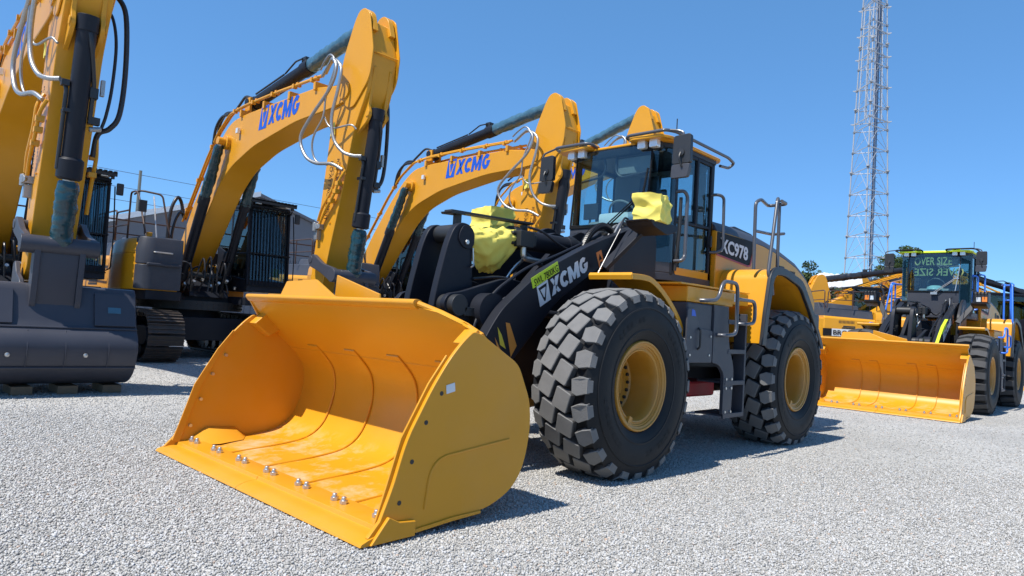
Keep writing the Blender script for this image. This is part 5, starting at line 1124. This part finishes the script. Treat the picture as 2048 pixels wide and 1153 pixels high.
def lo(name, x, y, label, **k):
    r = empty(name, None, (x, y, 0)); tag(r, label, 'wheel loader', 'wheel loaders parked in a line'); loader(r, **k); return r
L1 = lo('wheel_loader', 0, 0, 'yellow wheel loader in the foreground with a huge open bucket and black lift arms', main=True)
L2 = lo('wheel_loader', -12.55, .73, 'wheel loader with lime roof and blue rails behind the largest loader', main=False, rail=BRAIL, roofm=LIM, kind='lug', dz=.17, HW=1.42)
L3 = lo('wheel_loader', -29.0, 2.7, 'farthest wheel loader, mostly hidden behind the loader with blue rails', main=False, rail=TUB, roofm=YEL, kind='lug', dz=.10, simple=True)
# mirrored letters seen in the windscreen of the second loader: a board on the dash and its reflection on the glass
b = MB(); n0 = (-1.30, -.36, 3.20)
o_ = V((-1.318,-.42,3.22)); letters(b, 'OVER SIZE', o_, (0,.80,0), (-.022,0,.20), .01, -.004)
b.build('lettering', mat('faded_print', (.20,.26,.09), .6), None, T=M.Translation((0,0,.17))).parent = [c for c in L2.children if c.name.startswith('cab')][0]
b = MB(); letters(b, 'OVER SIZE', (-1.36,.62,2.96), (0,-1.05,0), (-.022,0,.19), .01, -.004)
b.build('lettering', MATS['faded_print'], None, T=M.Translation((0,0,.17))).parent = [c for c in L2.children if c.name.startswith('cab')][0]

# cloth covers tied over the lamps and the cylinder rod of the nearest loader
def rodcloth(b):
    K = [(1.03,2.12,.06,.05,.05),(.98,2.12,.13,.10,.13),(.90,2.12,.16,.12,.17),(.82,2.12,.17,.11,.22),(.74,2.13,.18,.11,.28),(.66,2.14,.18,.12,.33),(.58,2.15,.18,.13,.33),(.50,2.16,.17,.13,.24),(.42,2.17,.17,.12,.17),(.36,2.18,.15,.11,.13),(.31,2.18,.10,.09,.09)]
    rg = []; n = 52
    for i in range(n):
        t = i/(n-1)*(len(K)-1); j = min(int(t), len(K)-2); q = t-j
        x, z, ry, ra, rb = [K[j][m]*(1-q)+K[j+1][m]*q for m in range(5)]; row = []
        for k in range(44):
            th = 2*PI*k/44; cs, sn = math.cos(th), math.sin(th)
            w = 1+.50*(.22-abs(NZ.noise(V((x*4+sn*1.1, cs*1.5, sn*.9)))))+.22*(.2-abs(NZ.noise(V((x*7-sn*2, cs*2, 4+sn*2)))))
            row.append(V((x+.02*NZ.noise(V((x*9,cs*3,sn*3))), cs*ry*w, z+sn*(ra if sn > 0 else rb)*w)))
        rg.append(row)
    return b.rings(rg)
def cover(name, label, mk, parts=None):
    b = MB(); mk(b); o = b.build(name, CLO, ang=60); tag(o, label, 'cloth cover', 'yellow cloth covers on the nearest loader'); return o
cover('lamp_cover', 'yellow cloth bag on the headlight nearest the camera, in front of the cab', lambda b: (cloth_box(b, (-.50,1.13,2.55), (.33,.30,.27), M.Rotation(R(14),3,'Z'), 5, .040, 34, .03), b.xf(M.Identity(4))))
cover('lamp_cover', 'yellow cloth bag over the far headlight, standing behind the long black bar', lambda b: cloth_box(b, (-.46,-1.10,2.56), (.36,.40,.28), M.Rotation(R(-8),3,'Z'), 9, .045, 34, .03))
cover('rod_cover', 'crumpled yellow cloth wrapped round the cylinder rod below the long black bar', lambda b: rodcloth(b))

# excavators in a row, noses towards the loader's left
def ex(x, y, rz, label, group='excavators parked in a row', **k):
    r = empty('excavator', None, (x, y, 0), rz); tag(r, label, 'excavator', group); excavator(r, **k); return r
E1 = ex(2.60, -13.29, R(87.3), 'excavator cut off by the picture edge, its dark bucket resting on timber blocks')
E2 = ex(-1.62, -13.3, PI/2, 'excavator whose bent boom rises highest in the sky, behind the big loader bucket')
E3 = ex(-6.98, -13.3, PI/2, 'excavator whose boom tip rises just beside the loader cab mirror')
E4 = ex(-11.65, -13.3, PI/2, 'excavator whose boom tip shows just above the roof of the nearest loader cab', boom_up=9., stick_in=-7., detail=1)
# machines at the back of the yard, booms lowered
hd = R(134)
def back(tipx, tipy, yaw, up, sin_, label):
    T = rotY(FOOT, R(up)) @ V((7.6,0,6.7)); h = V((math.cos(yaw), math.sin(yaw)))
    return ex(tipx-h.x*T.x, tipy-h.y*T.x, yaw, label, 'excavators at the back of the yard', boom_up=up, stick_in=sin_, detail=0, wrap=HOS)
B1 = back(-26.3,-7.0, R(-44), -19, 28, 'far excavator whose lowered boom tip stands beside the end of the nearest loader')
B4 = back(-37.3,-6.9, R(-44), -15.5, 26, 'far excavator with lowered boom, rightmost of those behind the second loader headlight')
B2 = back(-31.8,-6.8, R(-44), -16.5, 28, 'far excavator with lowered boom, between the tower foot and the loader with blue rails')
hx_, hy_ = math.cos(hd), math.sin(hd)
B3 = ex(-27.05, -4.57, hd, 'far excavator showing its yellow engine doors above the second loader bucket', 'excavators at the back of the yard', boom_up=-22, stick_in=20, detail=0, wrap=HOS)
b = MB(); letters(b, 'BRO', (-2.32,-1.738,1.665), (.60,0,0), (0,0,.20), .03, .02)
b.polyuv([(0,0),(.36,0),(.36,.30),(0,.30)], (-2.74,-1.745,1.62), (1,0,0), (0,0,1), .006)
b.build('lettering', INK, B3); b = MB(); b.polyuv([(0,0),(1.5,0),(1.5,.30),(0,.30)], (-2.37,-1.727,1.62), (1,0,0), (0,0,1), .006); b.build('name_board', WHT, B3)

# timber blocks under the bucket of the nearest excavator
for k, y in enumerate((-.78,-.26,.26,.80)):
    b = MB(); b.box((2.95-y,-6.15,.055), (.24,.5,.11)); o = b.build('timber_block', WOOD, bevel=.008)
    tag(o, 'rough timber block, %s, under the dark excavator bucket' % ('farthest left of four','second from left of four','third from left of four','farthest right of four')[k], 'timber', 'timber blocks under the excavator bucket')

tower((-43.0,-9.45,0), R(-46+90))
shed()
pole((-14.,-58.,0), 12.25, 'slim grey power pole rising behind the shed roof')
for k, (z, lab) in enumerate(((11.9,'uppermost overhead wire crossing the sky at the left'),(10.6,'middle overhead wire crossing the sky at the left'),(9.5,'lowest overhead wire crossing above the shed roof'))):
    wire((28,-57.,z+.2), (-90,-60.,z+.9), .5, lab)
# a white sheet thrown over the lowered booms in the back row
b = MB(); rg = []
for i in range(26):
    t = i/25; row = []
    for j in range(9):
        q = j/8; p = V((-29.3,-7.6,4.25))+V((-.62,.60,0))*(2.6*t)+V((.5,.5,0))*(.7*(q-.5))
        row.append(p+V((0,0,.42-1.5*abs(q-.5)**1.3+.16*NZ.noise(V((t*7,q*3,1)))+.10*NZ.noise(V((t*17,q*5,3))))))
    rg.append(row)
b.rings(rg, caps=False, close=False); o = b.build('sheet', PAP, ang=70); md = o.modifiers.new('thickness', 'SOLIDIFY'); md.thickness = .01
tag(o, 'crumpled white sheet thrown over the lowered boom at the back of the yard', 'sheet')
tree((-49.5,-17.4,0), 6.9, 2.4, 1, 'low rounded green tree behind the left of the loader hood end', m=1)
tree((-51,-15.2,0), 6.9, 2.6, 2, 'small pale green tree just beyond the hood of the nearest loader', m=1)
tree((-61.5,-11.6,0), 9.3, 3.6, 3, 'large dark green tree beside the mirror of the loader with the lime roof', m=0)
tree((-59,-14.8,0), 7.4, 3.2, 4, 'broad green tree at the foot of the lattice mast', m=0)
tree((-66,-9.5,0), 9.0, 4.0, 5, 'dark green tree behind the cab with the lime roof', m=2)

# ------------------------------------------------------------------ camera, sun, sky
cam = bpy.data.cameras.new('camera'); co = bpy.data.objects.new('camera', cam); col.objects.link(co); sc.camera = co
F_, yaw, pit, rol = 1368.334/2048, R(223.78465), R(2.91566), R(3.54203)
fw = V((math.cos(pit)*math.cos(yaw), math.cos(pit)*math.sin(yaw), math.sin(pit))); r0 = V((math.sin(yaw), -math.cos(yaw), 0)); u0 = r0.cross(fw)
rr_ = r0*math.cos(rol)+u0*math.sin(rol); uu_ = -r0*math.sin(rol)+u0*math.cos(rol)
mx = M.Identity(4)
for i in range(3): mx[i][0], mx[i][1], mx[i][2] = rr_[i], uu_[i], -fw[i]
mx[0][3], mx[1][3], mx[2][3] = 5.347, 4.863, 1.334
co.matrix_world = mx
cam.sensor_width = 36; cam.lens = 36*F_; cam.clip_start = .05; cam.clip_end = 3000
SUNEL, SUNAZ = R(60), R(-7)      # azimuth measured from +x towards +y
sd = V((math.cos(SUNEL)*math.cos(SUNAZ), math.cos(SUNEL)*math.sin(SUNAZ), math.sin(SUNEL)))
sl = bpy.data.lights.new('sun', 'SUN'); sl.energy = 5.0; sl.angle = R(.53); sl.color = (1., .955, .88)
so = bpy.data.objects.new('sun', sl); col.objects.link(so); so.rotation_euler = sd.to_track_quat('Z', 'Y').to_euler(); so.location = sd*50
w = bpy.data.worlds.new('World'); sc.world = w; w.use_nodes = True; nt = w.node_tree
sk = nt.nodes.new('ShaderNodeTexSky'); sk.sky_type = 'NISHITA'; sk.sun_disc = False; sk.sun_elevation = SUNEL; sk.sun_rotation = R(90)-SUNAZ
sk.air_density = 1.0; sk.dust_density = .0; sk.ozone_density = 3.0
tn = nt.nodes.new('ShaderNodeMix'); tn.data_type = 'RGBA'; tn.blend_type = 'MULTIPLY'; tn.inputs['Factor'].default_value = 1; tn.inputs['B'].default_value = (.43,.64,.93,1); ta = nt.nodes.new('ShaderNodeMix'); ta.data_type = 'RGBA'; ta.blend_type = 'ADD'; ta.inputs['Factor'].default_value = 1; ta.inputs['B'].default_value = (.42,1.16,1.92,1)
nt.links.new(sk.outputs['Color'], tn.inputs['A']); nt.links.new(tn.outputs['Result'], ta.inputs['A']); nt.links.new(ta.outputs['Result'], nt.nodes['Background'].inputs['Color']); nt.nodes['Background'].inputs['Strength'].default_value = .10
sc.view_settings.view_transform = 'Standard'; sc.view_settings.look = 'None'; sc.view_settings.exposure = .40; sc.view_settings.gamma = 1
sc.cycles.max_bounces = 8; sc.cycles.transparent_max_bounces = 24
